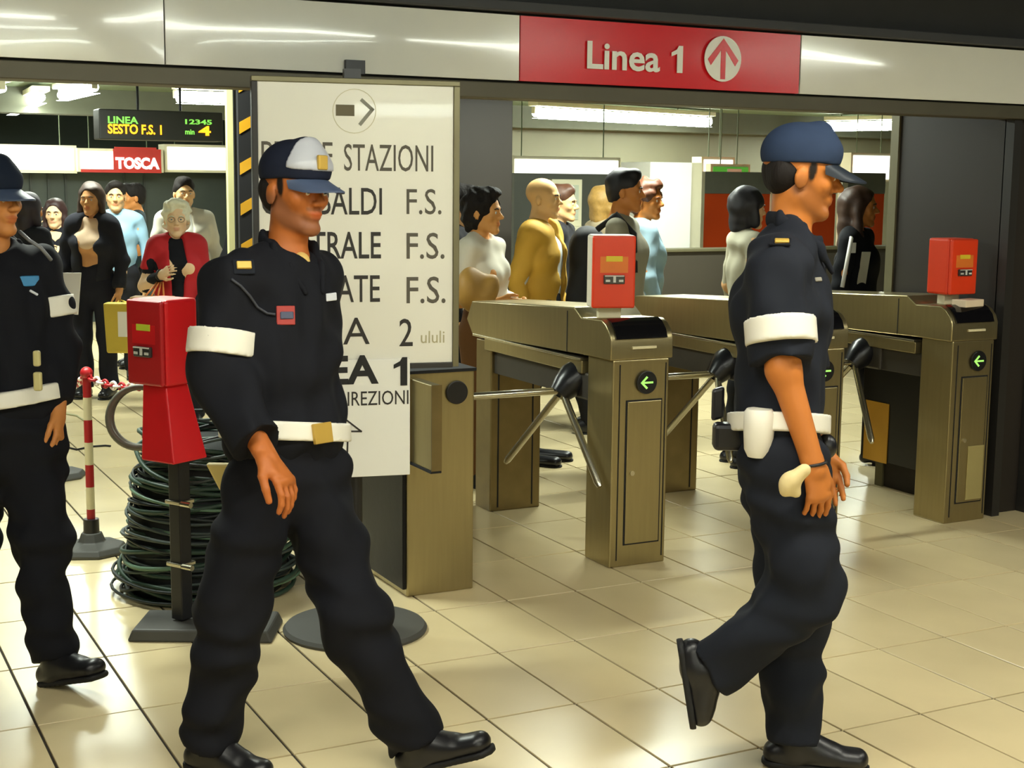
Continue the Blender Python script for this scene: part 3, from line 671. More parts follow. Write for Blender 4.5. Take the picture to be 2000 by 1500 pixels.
# ================================================================== CLUTTER ON THE LEFT
# stack of coiled cable
cc = D(402, 900, 5.74); cc = A([cc[0], cc[1], 0]); ht = .64
tc_ = thing('cable_coil', cc, 'tall untidy stack of dark green coiled cable on the floor', 'cable')
gm = [mat('cable_green', '#2a4234', .5), mat('cable_dark', '#1c2424', .5), mat('cable_grey', '#3d4844', .5), mat('cable_pale', '#5c7a62', .5)]
cc = cc + RGT * .0
for k in range(78):
    f = k / 77; z = .03 + f * (ht - .03); R_ = (.36 - .13 * f) * random.uniform(.93, 1.05) if f > .25 else .35 * random.uniform(.88, 1.08); ph = random.uniform(0, 6); tl_ = random.uniform(0, .075); th0 = random.uniform(0, 6)
    pts = []
    for q in range(40):
        a_ = 2 * math.pi * q / 40; r2 = R_ * (1 + .04 * math.sin(2 * a_ + ph) + .025 * math.sin(5 * a_ + 2 * ph))
        pts.append(cc + A([r2 * math.cos(a_) + .02 * math.sin(ph), r2 * math.sin(a_) + .02 * math.cos(ph), z + tl_ * math.cos(a_ - th0) + .008 * math.sin(3 * a_ + ph)]))
        pts[-1][2] = max(pts[-1][2], .012)
    build('loop', MB().tube(pts, .0065 + .003 * (k % 3 == 0), 6, closed=True), gm[3] if k % 13 == 5 else gm[k % 3], tc_, smooth=True)
build('core', MB().lathe(cc, [(.30, 0.0), (.32, .1), (.30, .3), (.24, .5), (.20, ht - .04)], 24), mat('coil_core', '#141817', .8), tc_, smooth=True)
# grey hose ring leaning on the stack
hc = D(272, 815, 5.42); pts = [hc + RGT * .118 * math.cos(a_) + UP * .112 * math.sin(a_) + FWDH * .03 * math.sin(a_) for a_ in np.linspace(0, 2 * math.pi, 41)[:-1]]
mh = MB().tube(pts, .0125, 10, closed=True); pts2 = [p_ + FWDH * .022 + RGT * .006 for p_ in pts]; mh.tube(pts2, .011, 10, closed=True)
tag(build('hose_ring', mh, mat('hose_grey', '#6a6a5c', .5, var=.25, scale=40), None, smooth=True), 'grey looped hose standing on top of the coiled cable, beside the red guard', 'hose')

def barrier(px, py, pt, label, depth_r=.145):
    g = G(px, py); d = proj(g)[2]; zt = D(px, pt, d)[2]; t = thing('barrier_post', g, label, 'barrier post', 'red and white barrier posts')
    build('base', MB().lathe(g, [(.152, 0), (.155, .012), (.14, .035), (.06, .05), (.045, .09)], 8), rubber, t, bevel=.004)
    build('socket', MB().lathe(g, [(.036, .04), (.034, .15), (.028, .152)], 16), blackp, t, smooth='auto')
    z = .15; k = 0; hh = .0995
    while z < zt - .03:
        z2 = min(z + hh * (.45 if k == 0 else 1), zt - .03); build('band', MB().lathe(g, [(.0185, z), (.0185, z2)], 16), (mat('post_red', '#b01c22', .4), mat('post_white', '#e0d8b0', .4))[k % 2], t, smooth='auto'); z = z2; k += 1
    build('knob', MB().sphere(g + UP * (zt - .015), .028), mat('post_red', '#b01c22', .4), t, smooth=True)
    return g, zt
g1, zt1 = barrier(180, 1078, 715, 'nearer red and white banded barrier post beside the coiled cable')
g2, zt2 = barrier(112, 932, 745, 'farther red and white banded barrier post behind the left officer')
def chain(a_, b_, sag, label, n):
    a_ = A(a_); b_ = A(b_); t = thing('plastic_chain', (a_ + b_) / 2, label, 'chain'); P = [a_ + (b_ - a_) * u - UP * sag * 4 * u * (1 - u) for u in np.linspace(0, 1, n + 1)]
    for k in range(n):
        c = (P[k] + P[k + 1]) / 2; d = nrm(P[k + 1] - P[k]); o_ = nrm(np.cross(d, UP)) if k % 2 else np.cross(nrm(np.cross(d, UP)), d); L_ = np.linalg.norm(P[k + 1] - P[k]) * .66
        build('link', MB().tube([c + d * L_ * math.cos(q) + o_ * .016 * math.sin(q) for q in np.linspace(0, 2 * math.pi, 15)[:-1]], .0062, 6, closed=True), (mat('post_red', '#b01c22', .4), mat('link_white', '#eee6da', .4))[(k // 2) % 2], t, smooth=True)
chain(g1 + UP * (zt1 - .03), g2 + UP * (zt2 - .03), .02, 'red and white plastic chain strung between the two barrier posts', 36)
chain(g1 + UP * (zt1 - .03), D(300, 748, 6.0), .03, 'red and white plastic chain running from the near barrier post towards the red validator', 16)
wp = [G(118, 872), G(150, 880), G(178, 874), G(206, 872), G(216, 873)]
wire = [p_ + UP * .006 for p_ in wp]; tag(build('floor_wire', MB().tube(wire, .006, 6), blackm, None, smooth=True), 'thin dark wire lying on the bright floor behind the near barrier post', 'cable')
wq = [D(118, 806, 6.6), D(150, 812, 6.6), D(165, 822, 6.6), D(172, 832, 6.6), D(178, 828, 6.6), D(176, 800, 6.6), D(168, 762, 6.6)]
tag(build('hanging_cord', MB().tube(wq, .005, 6), mat('cord_olive', '#8c8a66', .6), None, smooth=True), 'thin olive cord hanging in a hook beside the near barrier post', 'cord')

# ================================================================== PEOPLE
def skin_mat(name, c, stub=None):
    m = mat(name, c, .5, var=.06, scale=20, spec=.3); nt = m.node_tree; b = nt.nodes['Principled BSDF']
    if m.get('marks'): return m
    m['marks'] = 1; src = b.inputs['Base Color'].links[0].from_socket; cc = lin(c)
    for att, col in (('lips', [min(1, cc[0] * .80), cc[1] * .50, cc[2] * .55]), ('stubble', lin(stub) if stub else cc), ('sideburn', lin('#1d1714'))):
        a = nt.nodes.new('ShaderNodeAttribute'); a.attribute_name = att; x = nt.nodes.new('ShaderNodeMix'); x.data_type = 'RGBA'
        nt.links.new(a.outputs['Fac'], x.inputs[0]); nt.links.new(src, x.inputs[6]); x.inputs[7].default_value = (*col, 1); src = x.outputs[2]
    nt.links.new(src, b.inputs['Base Color']); return m
def mark(o, C, sc, r, f, u, beard):
    me = o.data; co = np.empty(len(me.vertices) * 3); me.vertices.foreach_get('co', co); X = co.reshape(-1, 3) + ploc(o) - C; L = X / sc; a, b, c = L @ r, L @ f, L @ u
    def put(nm, v):
        at = me.attributes.new(nm, 'FLOAT', 'POINT'); at.data.foreach_set('value', np.clip(v, 0, 1).astype(np.float32))
    q1 = ((c + .0575) / .0085) ** 2 + (a / .025) ** 2; q2 = ((c + .069) / .0085) ** 2 + (a / .021) ** 2
    put('lips', np.where(b > .08, np.maximum(np.clip(1.6 - 1.3 * q1, 0, 1), np.clip(1.6 - 1.3 * q2, 0, 1)) * .8, 0))
    st = np.zeros(len(a)); sb = np.zeros(len(a))
    if beard:
        for s_ in (-1, 1):
            for p0, p1 in (((s_ * .068, -.008, -.03), (s_ * .050, .03, -.075)), ((s_ * .050, .03, -.075), (s_ * .014, .082, -.096))):
                p0 = A(p0); p1 = A(p1); ab = p1 - p0; W = np.stack([a, b, c], 1) - p0; tt = np.clip(W @ ab / (ab @ ab), 0, 1); dd = np.linalg.norm(W - tt[:, None] * ab, axis=1)
                st = np.maximum(st, np.clip((.036 - dd) / .016, 0, 1))
            W = np.stack([a, b, c], 1) - A([s_ * .074, .016, .012]); sb = np.maximum(sb, np.clip((.026 - np.sqrt(W[:, 0] ** 2 + (W[:, 1] * 1.9) ** 2 + (W[:, 2] * .7) ** 2)) / .008, 0, 1))
        st = np.maximum(st, np.where((b > .07) & (np.abs(a) < .03), np.clip(1 - np.abs(c + .045) / .009, 0, 1), 0)) * .75
    put('stubble', st); put('sideburn', sb)
hair_dk = mat('hair_dark', '#1b1614', .75, bump=.6, spec=.25, var=.3, scale=60, stretch=(1, 1, .2)); lipm = mat('lips', '#a85a3a', .5)
eye_w = mat('eye_white', '#d8d0c4', .3); eye_d = mat('eye_dark', '#1c1410', .3)
def headframe(J):
    f = nrm(J['hf']); u = J.get('hu', UP); r = nrm(np.cross(f, u)); u = nrm(np.cross(r, f)); return r, f, u
def head_prims(J, sc, neck_r=.056, female=False):
    r, f, u = headframe(J); C = J['head']; F = np.stack([r, f, u]); q = sc
    P = lambda a, b, c: C + (r * a + f * b + u * c) * q
    E_ = lambda a, b, c, ra, rb, rc, s=.012, **k: ell(P(a, b, c), (ra * q, rb * q, rc * q), F, s * q, **k)
    j = .88 if female else 1.0
    out = [E_(0, -.014, .038, .076, .096, .082, .02), E_(0, .022, -.015, .063 * (.97 if female else 1), .064, .082, .03)]
    for s in (-1, 1):
        out.append(cone(P(s * .048 * j, -.005, -.062), P(s * .016 * j, .062, -.098), .02 * q, .017 * q, s=.025 * q))
        out.append(E_(s * .043, .056, -.022, .02, .018, .018, .02))
        out.append(cone(P(s * .012, .084, .022), P(s * .046, .068, .02), .010 * q, .008 * q, s=.014 * q))
    out += [E_(0, .070, -.1, .021, .017, .016, .02), cone(P(0, .080, .012), P(0, .108, -.026), .0075 * q, .0115 * q, s=.012 * q)]
    for s in (-1, 1): out.append(E_(s * .013, .096, -.031, .009, .011, .008, .008))
    out += [E_(0, .076, -.058, .026, .014, .020, .015), E_(0, .0875, -.0575, .023, .006, .0045, .005), E_(0, .0855, -.0685, .019, .0065, .005, .005)]
    for s in (-1, 1): out.append(E_(s * .031, .094, .0, .016, .013, .011, .014, sub=True))
    for s in (-1, 1): out.append(E_(s * .030, .074, .0, .014, .012, .011, .004))
    for s in (-1, 1): out.append(E_(s * .078, -.012, -.012, .008, .019, .030, .006))
    out.append(cone(J['neck'], P(0, -.018, -.055), neck_r * q, neck_r * .93 * q, s=.03))
    return out, P
def hand_prims(wr, d, n, side, curl, sc=1.0, thumb_in=.3):
    # wr wrist, d pointing direction, n palm normal (fingers bend towards n), side: +1 if the thumb is on the +lat side
    d = nrm(d); n = nrm(n - d * (n @ d)); lat = nrm(np.cross(d, n)) * side; q = sc; out = []
    kn = wr + d * .082 * q
    out.append(cone(wr - d * .01, kn, .0165 * q, .0145 * q, lat, 1.75, 2.5, s=.012))
    out.append(cone(wr + d * .02 + lat * .022 * q, wr + d * .055 * q + lat * .026 * q, .014 * q, .013 * q, s=.012))
    for i, (o, L) in enumerate(((.031, .072), (.0105, .082), (-.0105, .076), (-.031, .060))):
        p = kn + lat * o * q - d * abs(o) * .12 * q; ang = math.radians(curl * .55) + i * .05; r0 = .0088 - .0006 * i
        for k_, (fr_, rr) in enumerate(((.45, 1), (.30, .92), (.25, .82))):
            dd = d * math.cos(ang) + n * math.sin(ang) + lat * o * .8; dd = nrm(dd); p2 = p + dd * L * fr_ * q
            out.append(cone(p, p2, r0 * rr * q, r0 * rr * .93 * q, s=.004)); p = p2; ang += math.radians(curl * .7)
    a0 = wr + d * .025 * q + lat * .026 * q; d1 = nrm(d * .75 + lat * .62 + n * .25); a1 = a0 + d1 * .038 * q; d2 = nrm(d * .9 + lat * .15 + n * thumb_in); a2 = a1 + d2 * .032 * q; d3 = nrm(d * .9 - lat * .1 + n * (thumb_in + .2)); a3 = a2 + d3 * .026 * q
    out += [cone(a0, a1, .0135 * q, .0105 * q, s=.01), cone(a1, a2, .0102 * q, .0092 * q, s=.004), cone(a2, a3, .0092 * q, .0078 * q, s=.004)]
    return out
def mid(a, b, t=.5): return a + (b - a) * t
def torso_prims(J, inf, sc, fem=False, hem=0.0):
    pe, ch, nb = J['pelvis'], J['chest'], J['neck']; up = nrm(ch - pe)
    lh = nrm(J['hipR'] - J['hipL']); ls = nrm(J['shR'] - J['shL']); be = mid(pe, ch, .5); w_ = .92 if fem else 1.0
    out = [cone(pe + up * (.02 - hem) * sc, be, (.103 * sc * w_ + inf), (.100 * sc * w_ + inf), lh, 1.42, s=.05),
           cone(be, ch, (.100 * sc * w_ + inf), (.112 * sc * w_ + inf), nrm(lh + ls), 1.40, 1.42, s=.05),
           cone(ch, ch + (nb - ch) * .62, (.112 * sc * w_ + inf), (.080 * sc + inf), ls, 1.42, 1.7, s=.05),
           cone(J['shR'] * .92 + J['shL'] * .08, J['shL'] * .92 + J['shR'] * .08, .050 * sc + inf, .050 * sc + inf, s=.05)]
    for s_ in ('shR', 'shL'): out.append(cone(nb - up * .015, mid(nb, J[s_], .82), .044 * sc + inf, .042 * sc + inf, s=.05))
    if fem:
        fr_ = nrm(np.cross(UP, J['shR'] - J['shL'])); 
        for s_ in (-1, 1): out.append(ell(ch + ls * s_ * .07 * sc + J['bf'] * .075 * sc - up * .02, (.058 * sc + inf * .6,) * 3, s=.05))
    return out
def arm_prims(J, sd, inf, sc, r=(.050, .042, .038, .027), upto=1.0, s=.03):
    a, b, c = J['sh' + sd], J['el' + sd], J['wr' + sd]; out = []
    if upto <= .5:
        e = mid(a, b, upto * 2); ax_ = nrm(b - a); out.append(cone(a, e + ax_ * .03, r[0] * sc + inf, r[1] * sc + inf, s=s, cuts=[(e, ax_)])); return out
    out.append(cone(a, b, r[0] * sc + inf, r[1] * sc + inf, s=s))
    e = mid(b, c, (upto - .5) * 2); ax_ = nrm(c - b); cuts = [(e, ax_)] if upto < .999 or inf > .006 else []
    out.append(cone(b, e + ax_ * .02, (r[2] + .003) * sc + inf, (r[2] + (r[3] - r[2]) * (upto - .5) * 2) * sc + inf, s=s, cuts=cuts)); return out
def leg_prims(J, sd, inf, sc, r=(.082, .056, .054, .036), cut=True, s=.04, gap=.0, lift=.0):
    h_, k_, a_ = J['hip' + sd], J['kn' + sd], J['an' + sd]; ax_ = nrm(a_ - k_); e = a_ + ax_ * gap
    return [cone(h_, k_, r[0] * sc + inf, r[1] * sc + inf, s=s), cone(k_, e + ax_ * .03, r[2] * sc + inf, r[3] * sc + inf, s=s, cuts=[(e, ax_)] if cut else [])]
def shoe(J, sd, m, root, h=.006, boot=False):
    an, to = J['an' + sd], J['to' + sd]; ax_ = J.get('sole' + sd, UP); f = nrm(to - an - ax_ * ((to - an) @ ax_)); L = abs((to - an) @ f)
    heel = an - ax_ * .052 - f * .045; lat = nrm(np.cross(f, ax_)); ft = an - ax_ * .052 + f * (L - .035)
    sole_p = an - ax_ * .082
    pr = [cone(heel, ft, .038, .031, lat, 1.1, 1.4, s=.02, cuts=[(sole_p, -ax_)]), cone(an + ax_ * (.08 if boot else .02), an - ax_ * .045, .046, .042, s=.03), cone(an - ax_ * .015 + f * .02, an - ax_ * .040 + f * .10, .044, .034, lat, 1.1, s=.02)]
    o = sdf_object('shoe', pr, h, [m], root); 
    sl = sdf_object('sole', [cone(heel - ax_ * .026, ft - ax_ * .026, .042, .036, lat, 1.0, 1.25, s=.01, cuts=[(sole_p - ax_ * .006, -ax_), (sole_p + ax_ * .012, ax_)])], h, [mat('sole_rubber', '#0e0e0e', .7)], o)
    return o
def body(J, sk, root, sc, h, female=False, fingers=True, curl=25, beard=None):
    hp, P = head_prims(J, sc, .048 if female else .056, female)
    pr = torso_prims(J, -.012, sc, female)
    for sd in 'RL':
        pr += arm_prims(J, sd, 0, sc); pr += leg_prims(J, sd, 0, sc, cut=False)
        a_ = J.get('sole' + sd, UP); pr += [cone(J['an' + sd] - a_ * .03, mid(J['an' + sd], J['to' + sd], .55) - a_ * .055, .024, .015, s=.02)]
    pr += hp
    for sd in 'RL':
        d = J.get('hd' + sd, nrm(J['wr' + sd] - J['el' + sd])); n = J.get('hn' + sd)
        if n is None:
            n = nrm(J['sh' + ('L' if sd == 'R' else 'R')] - J['sh' + sd])
        side = 1 if (np.cross(nrm(d), n) @ J['bf']) > 0 else -1
        pr += hand_prims(J['wr' + sd], d, n, side, J.get('curl' + sd, curl), sc * J.get('hsc', 1.0))
    r, f, u = headframe(J); C = J['head']
    b_ = sdf_object('body', pr, h, [sk], root); mark(b_, C, sc, r, f, u, beard)
    for s in (-1, 1):
        e = build('eye', MB().sphere(P(s * .0305, .0795, .0), .0088 * sc, 10, 8), eye_w, root, smooth=True)
        e.data.materials.append(eye_d)
        for p_ in e.data.polygons:
            if (A(p_.normal) @ f) > .86: p_.material_index = 1
        ey = [P(s * .014, .093, .018), P(s * .03, .092, .023), P(s * .047, .080, .018)]
        build('eyebrow', MB().tube(ey, [.0028 * sc, .0042 * sc, .0024 * sc], 6), J.get('browm', hair_dk), root, smooth=True)
    return b_, P
def hair(J, style, m, root, sc, h):
    r, f, u = headframe(J); C = J['head']; F = np.stack([r, f, u]); q = sc
    P = lambda a, b, c: C + (r * a + f * b + u * c) * q
    E_ = lambda a, b, c, ra, rb, rc, s=.02, **k: ell(P(a, b, c), (ra * q, rb * q, rc * q), F, s, **k)
    face = E_(0, .120, -.006, .066, .085, .088, .012, sub=True); low = [(P(0, 0, -.06), -u)]
    if style == 'short':
        pr = [E_(0, -.018, .046, .085, .103, .090, cuts=low), E_(0, -.05, .0, .074, .062, .085, cuts=low), E_(0, .05, .095, .055, .04, .035), face]
        for s in (-1, 1): pr.append(E_(s * .09, .012, -.03, .03, .035, .05, .01, sub=True))
    elif style == 'wavy':
        pr = [E_(0, -.02, .045, .094, .112, .098), E_(0, -.055, -.02, .088, .07, .09), E_(0, .045, .1, .06, .045, .04), face]
    elif style == 'nape':
        pr = [E_(0, -.046, .0, .077, .062, .068, cuts=[(P(0, 0, .03), u)])]
    elif style == 'buzz':
        pr = [E_(0, -.018, .044, .079, .099, .084, cuts=low), face]
    elif style == 'balding':
        pr = [E_(0, -.03, .0, .081, .088, .055, cuts=[(P(0, 0, .03), u), (P(0, 0, -.05), -u)]), E_(0, .1, -.0, .1, .09, .1, .01, sub=True)]
    elif style == 'long':
        pr = [E_(0, -.018, .044, .088, .105, .090), cone(P(0, -.06, .02), P(0, -.07, -.22), .075 * q, .06 * q, r, 1.1, s=.04)]
        for s in (-1, 1): pr.append(cone(P(s * .072, -.01, .02), P(s * .088, .005, -.23), .028 * q, .032 * q, s=.03))
        pr.append(face)
    elif style == 'bob':
        pr = [E_(0, -.02, .044, .093, .110, .095), cone(P(0, -.05, .0), P(0, -.055, -.10), .07 * q, .06 * q, r, 1.25, s=.04)]
        for s in (-1, 1): pr.append(cone(P(s * .075, -.01, .02), P(s * .086, .0, -.09), .026 * q, .026 * q, s=.03))
        pr.append(face)
    return sdf_object('hair', pr, h, [m], root, noise=(.008, 75, 3) if style == 'wavy' else (.003, 60, 3))
def surf(pts, target, off_=.006):
    me = target.data; off = ploc(target); co = np.empty(len(me.vertices) * 3); me.vertices.foreach_get('co', co); co = co.reshape(-1, 3) + off
    bv = BVHTree.FromPolygons([Vector(c) for c in co], [tuple(q.vertices) for q in me.polygons]); out = []
    for x_, y_ in pts:
        hit, n, _, _ = bv.ray_cast(Vector((0, 0, EYE)), Vector(nrm(ray(x_, y_))))
        if hit is not None: out.append(A(hit) - nrm(ray(x_, y_)) * off_)
    return out
def stand(x, y, hC, face_deg, sc_h, head_deg=None, arms=None, lean=0.0, female=False, stride=0.0):
    # standing figure: head centre at (x,y,hC)
    f = facing(face_deg); r = nrm(np.cross(f, UP)); H_ = hC + .125 * (sc_h / 1.75); k = H_ / 1.75; b0 = A([x, y, 0.0]); sw = .158 if female else .178
    hf = f if head_deg is None else facing(head_deg)
    L = lambda a, b, c: b0 + r * a * k + f * b * k + UP * c * k
    J = dict(bf=f, head=L(0, .03, 1.622), hf=hf, neck=L(0, -.01, 1.465), chest=L(0, .0, 1.27), pelvis=L(0, 0, .97), hipR=L(.09, 0, .92), hipL=L(-.09, 0, .92),
             shR=L(sw, -.01, 1.41), shL=L(-sw, -.01, 1.41), elR=L(sw + .075, -.03, 1.13), elL=L(-sw - .075, -.03, 1.13), wrR=L(sw + .075, .06, .89), wrL=L(-sw - .075, .06, .89),
             knR=L(.10, .02 + stride, .50), knL=L(-.10, .02 - stride * .6, .50), anR=L(.105, -.01 + stride * 1.3, .082), anL=L(-.105, -.01 - stride * 1.3, .082))
    J['head'] = A([x, y, hC]); J['neck'] = J['neck'] + (A([x, y, 0]) - A([J['head'][0], J['head'][1], 0])) - f * .03 * k
    for sd in 'RL': J['to' + sd] = J['an' + sd] + f * .19 * k
    if arms:
        for key, (a, b, c) in arms.items(): J[key] = L(a, b, c)
    for kk in ('anR', 'anL'): J[kk][2] = .082; J['to' + kk[2]][2] = .082
    J['scale'] = k
    return J
def dress(root, J, h, top, top_m, trou_m, shoe_m, sc, female=False, jacket=None, jacket_m=None, noise=.006, sleeve=.97, hem=0.0, jhem=.06, seed=1, legs=True, crop=None, jopen=.62, jsleeve=.97):
    inf = .004 if jacket else .008; pr = torso_prims(J, inf, sc, female, hem)
    if crop is not None: 
        for p in pr: p['cuts'] = [(crop, -UP)]
    for sd in 'RL': pr += arm_prims(J, sd, .006 if jacket else .010, sc, upto=sleeve, s=.012)
    pr.append(ell(J['neck'] + J['bf'] * .05 + UP * .055, (.055, .055, .06), s=.01, sub=True))
    t = sdf_object(top, pr, h, [top_m], root, noise=(noise, 34, seed))
    if legs:
        pr = [cone(J['pelvis'] + UP * .06, mid(J['hipR'], J['hipL']) - UP * .02, .104 * sc, .11 * sc, nrm(J['hipR'] - J['hipL']), 1.45, s=.05)]
        for sd in 'RL': pr += leg_prims(J, sd, .012, sc, r=(.086, .064, .062, .058), gap=.015)
        sdf_object('trousers', pr, h, [trou_m], root, noise=(noise, 30, seed + 1))
        for sd in 'RL': shoe(J, sd, shoe_m, root, h=.012)
    if jacket:
        pr = torso_prims(J, .019, sc, female, jhem)
        for sd in 'RL': pr += arm_prims(J, sd, .019, sc, upto=jsleeve, s=.012)
        n0 = J['neck'] + J['bf'] * .12; n1 = J['pelvis'] + J['bf'] * .16 - UP * .25
        lat = nrm(np.cross(UP, J['bf']))
        pr.append(cone(n0 + UP * .08, n1, .085 * sc, .085 * sc, lat, jopen, jopen * .6, s=.012, sub=True))
        pr.append(ell(J['neck'] + UP * .07 + J['bf'] * .02, (.064, .064, .07), s=.01, sub=True))
        return t, sdf_object(jacket, pr, h, [jacket_m], root, noise=(noise * 1.2, 28, seed + 2))
    return t, None
CI = [0]
def bystander(px, py, d, face_deg, label, skin, hair_s, hair_m, top_m, trou_m=None, head_deg=None, female=False, arms=None, jacket=None, jacket_m=None, stride=0.0, h=.011, top='shirt', hh=.008, legs=True, sleeve=.97, hs=1.75, crop_z=None, shoe_m=None, noise=.006, jhem=.06, hem=0.0, hairh=.008, jopen=.62, jsleeve=.97):
    c = D(px, py, d); J = stand(c[0], c[1], c[2], face_deg, hs, head_deg, arms, female=female, stride=stride); sc = J['scale']
    if hair_m is not None: J['browm'] = hair_m
    root = thing('person', (c[0], c[1], 0), label, 'person', None); CI[0] += 1
    hsz = max(sc, .97)
    b_, P = body(J, skin, root, hsz, hh, female)
    if hair_s: hair(J, hair_s, hair_m, root, hsz, hairh)
    crop = None if crop_z is None else A([0, 0, crop_z])
    t, j = dress(root, J, h, top, top_m, trou_m or blackcloth, shoe_m or blackp, sc, female, jacket, jacket_m, seed=CI[0] * 7, legs=legs, sleeve=sleeve, crop=crop, noise=noise, jhem=jhem, hem=hem, jopen=jopen, jsleeve=jsleeve)
    return root, J, t, j
def cloth(name, c, **k): return mat(name, c, .85, var=k.pop('var', .12), scale=14, spec=.2, **k)
blackcloth = cloth('black_cloth', '#1c1c20'); navy = cloth('navy_uniform', '#14151b', var=.15); navy2 = cloth('navy_uniform2', '#1b1e26', var=.15)
sk1 = skin_mat('skin_warm', '#c98448'); sk2 = skin_mat('skin_fair', '#dcae7c'); sk3 = skin_mat('skin_tan', '#c07a3c'); sk4 = skin_mat('skin_pale', '#e4be94')
band_m = mat('reflective_white', '#e8e4d6', .45, var=.05); gold = mat('gold_braid', '#c8a44a', .4, .3, var=.1); whtag = mat('tag_white', '#dfe2ea', .4); bluetag = mat('tag_blue', '#2c7fb4', .45); redtag = mat('patch_red', '#a83a34', .6)

def officer(spec, label, nm_m, short=False, cap_m=None, skin=sk1, beard=None, crest=False, visor_dark=False):
    J = spec; root = thing('person', (*J['base'][:2], 0), label, 'person'); sc = J.get('sc', 1.0)
    b_, P = body(J, skin, root, J.get('hs', 1.0), .0048, beard=beard)
    hair(J, 'nape', hair_dk, root, J.get('hs', 1.0), .006)
    # shirt
    pr = torso_prims(J, .018, sc, hem=.0)
    for sd in 'RL': pr += arm_prims(J, sd, .020, sc, r=J.get('ar', (.054, .052, .046, .034)), upto=.46 if short else .93, s=.035)
    pr.append(ell(J['neck'] + J['bf'] * .055 + UP * .06, (.06, .06, .065), s=.01, sub=True))
    sh = sdf_object('shirt', pr, .0068, [nm_m], root, noise=(.009, 44, 11))
    # collar: two lapel wings
    r_, f_ = nrm(np.cross(J['bf'], UP)), J['bf']; nb = J['neck']
    for s_ in (-1, 1):
        P0 = [nb - f_ * .060 + r_ * s_ * .0 + UP * .062, nb - f_ * .03 + r_ * s_ * .060 + UP * .060, nb + f_ * .035 + r_ * s_ * .072 + UP * .030, nb + f_ * .085 + r_ * s_ * .056 - UP * .022, nb + f_ * .118 + r_ * s_ * .030 - UP * .080]
        cr = [cone(P0[i] - UP * .014, P0[i + 1] - UP * .014, .010, .011 if i < 3 else .007, UP, 2.3, 2.3 if i < 3 else 1.3, s=.012) for i in range(4)]
        sdf_object('collar', cr, .005, [nm_m], sh)
    # trousers
    lh = nrm(J['hipR'] - J['hipL'])
    pr = [cone(J['pelvis'] + nrm(J['chest'] - J['pelvis']) * .07, mid(J['hipR'], J['hipL']) - UP * .03, .108, .122, lh, 1.32, s=.05)]
    for sd in 'RL':
        pr += leg_prims(J, sd, .012, sc, r=J.get('lr', (.089, .083, .082, .066)), gap=.01)
        k_ = J['kn' + sd]; h_ = J['hip' + sd]; out = (r_ if sd == 'R' else -r_) * .045; m_ = mid(h_, k_, .66)
        pr.append(cone(m_ + out, mid(h_, k_, .95) + out, .05, .052, f_, 1.2, s=.02))
    sdf_object('trousers', pr, .0075, [nm_m], root, noise=(.010, 42, 5))
    for sd in 'RL': shoe(J, sd, mat('boot_black', '#17171a', .35, var=.1), root, h=.006, boot=True)
    # belt
    pe, ch = J['pelvis'], J['chest']; up = nrm(ch - pe); c0 = pe + up * J.get('beltz', .06)
    bt = J.get('beltup', up)
    bl = sdf_object('belt', [cone(pe + up * 0, mid(pe, ch, .8), (.103 * sc + .040), (.103 * sc + .040), lh, 1.38, s=.01, cuts=[(c0 + bt * .026, bt), (c0 - bt * .026, -bt)])], .006, [band_m], root)
    # arm bands
    for sd in J.get('bands', 'R'):
        a, b = J['sh' + sd], J['el' + sd]; ax_ = nrm(b - a); m_ = mid(a, b, J.get('bandt', .6)); ar_ = J.get('ar', (.054, .052)); rr = (ar_[0] * .4 + ar_[1] * .6) * sc + .034
        tilt = nrm(ax_ + J.get('bandtilt', A([0, 0, 0])))
        sdf_object('armband', [cone(a, b, rr, rr, s=.01, cuts=[(m_ + ax_ * .034, tilt), (m_ - ax_ * .034, -tilt)])], .006, [band_m], root)
    # cap
    r, f, u = headframe(J); F = np.stack([r, f, u]); q = J.get('hs', 1.0)
    crown = sdf_object('cap', [ell(P(0, -.012, .052), (.088 * q, .108 * q, .086 * q), F, .01, cuts=[(P(0, 0, .030), -(u - f * .10))]), cone(P(0, .05, .07), P(0, .035, .118), .045, .028, r, 1.3, s=.03)], .005, [cap_m], root)
    sl = J.get('vis', .35); vs = []; N_ = 18
    for z_ in (0, -.005):
        for i in range(N_ + 1):
            a = -1 + 2 * i / N_
            for k in range(7):
                t_ = k / 6; b0 = .104 * math.sqrt(1 - (a * .80) ** 2) - .016; bb = b0 + t_ * (.084 * math.sqrt(max(0, 1 - a * a)) + .004)
                vs.append(P(.076 * a * (1 - .06 * t_), bb, .038 + z_ - sl * (bb - b0) - .026 * a * a * (.35 + .65 * t_)))
    n7 = (N_ + 1) * 7; fs = []
    for i in range(N_):
        for k in range(6):
            q0 = i * 7 + k; fs.append((q0, q0 + 7, q0 + 8, q0 + 1)); fs.append((n7 + q0, n7 + q0 + 1, n7 + q0 + 8, n7 + q0 + 7))
        fs.append((i * 7 + 6, (i + 1) * 7 + 6, n7 + (i + 1) * 7 + 6, n7 + i * 7 + 6)); fs.append((i * 7, n7 + i * 7, n7 + (i + 1) * 7, (i + 1) * 7))
    vis = build('visor', MB().add(vs, fs), mat('visor_' + cap_m.name, '#46536e' if not visor_dark else '#18202b', .5), crown, smooth='auto')
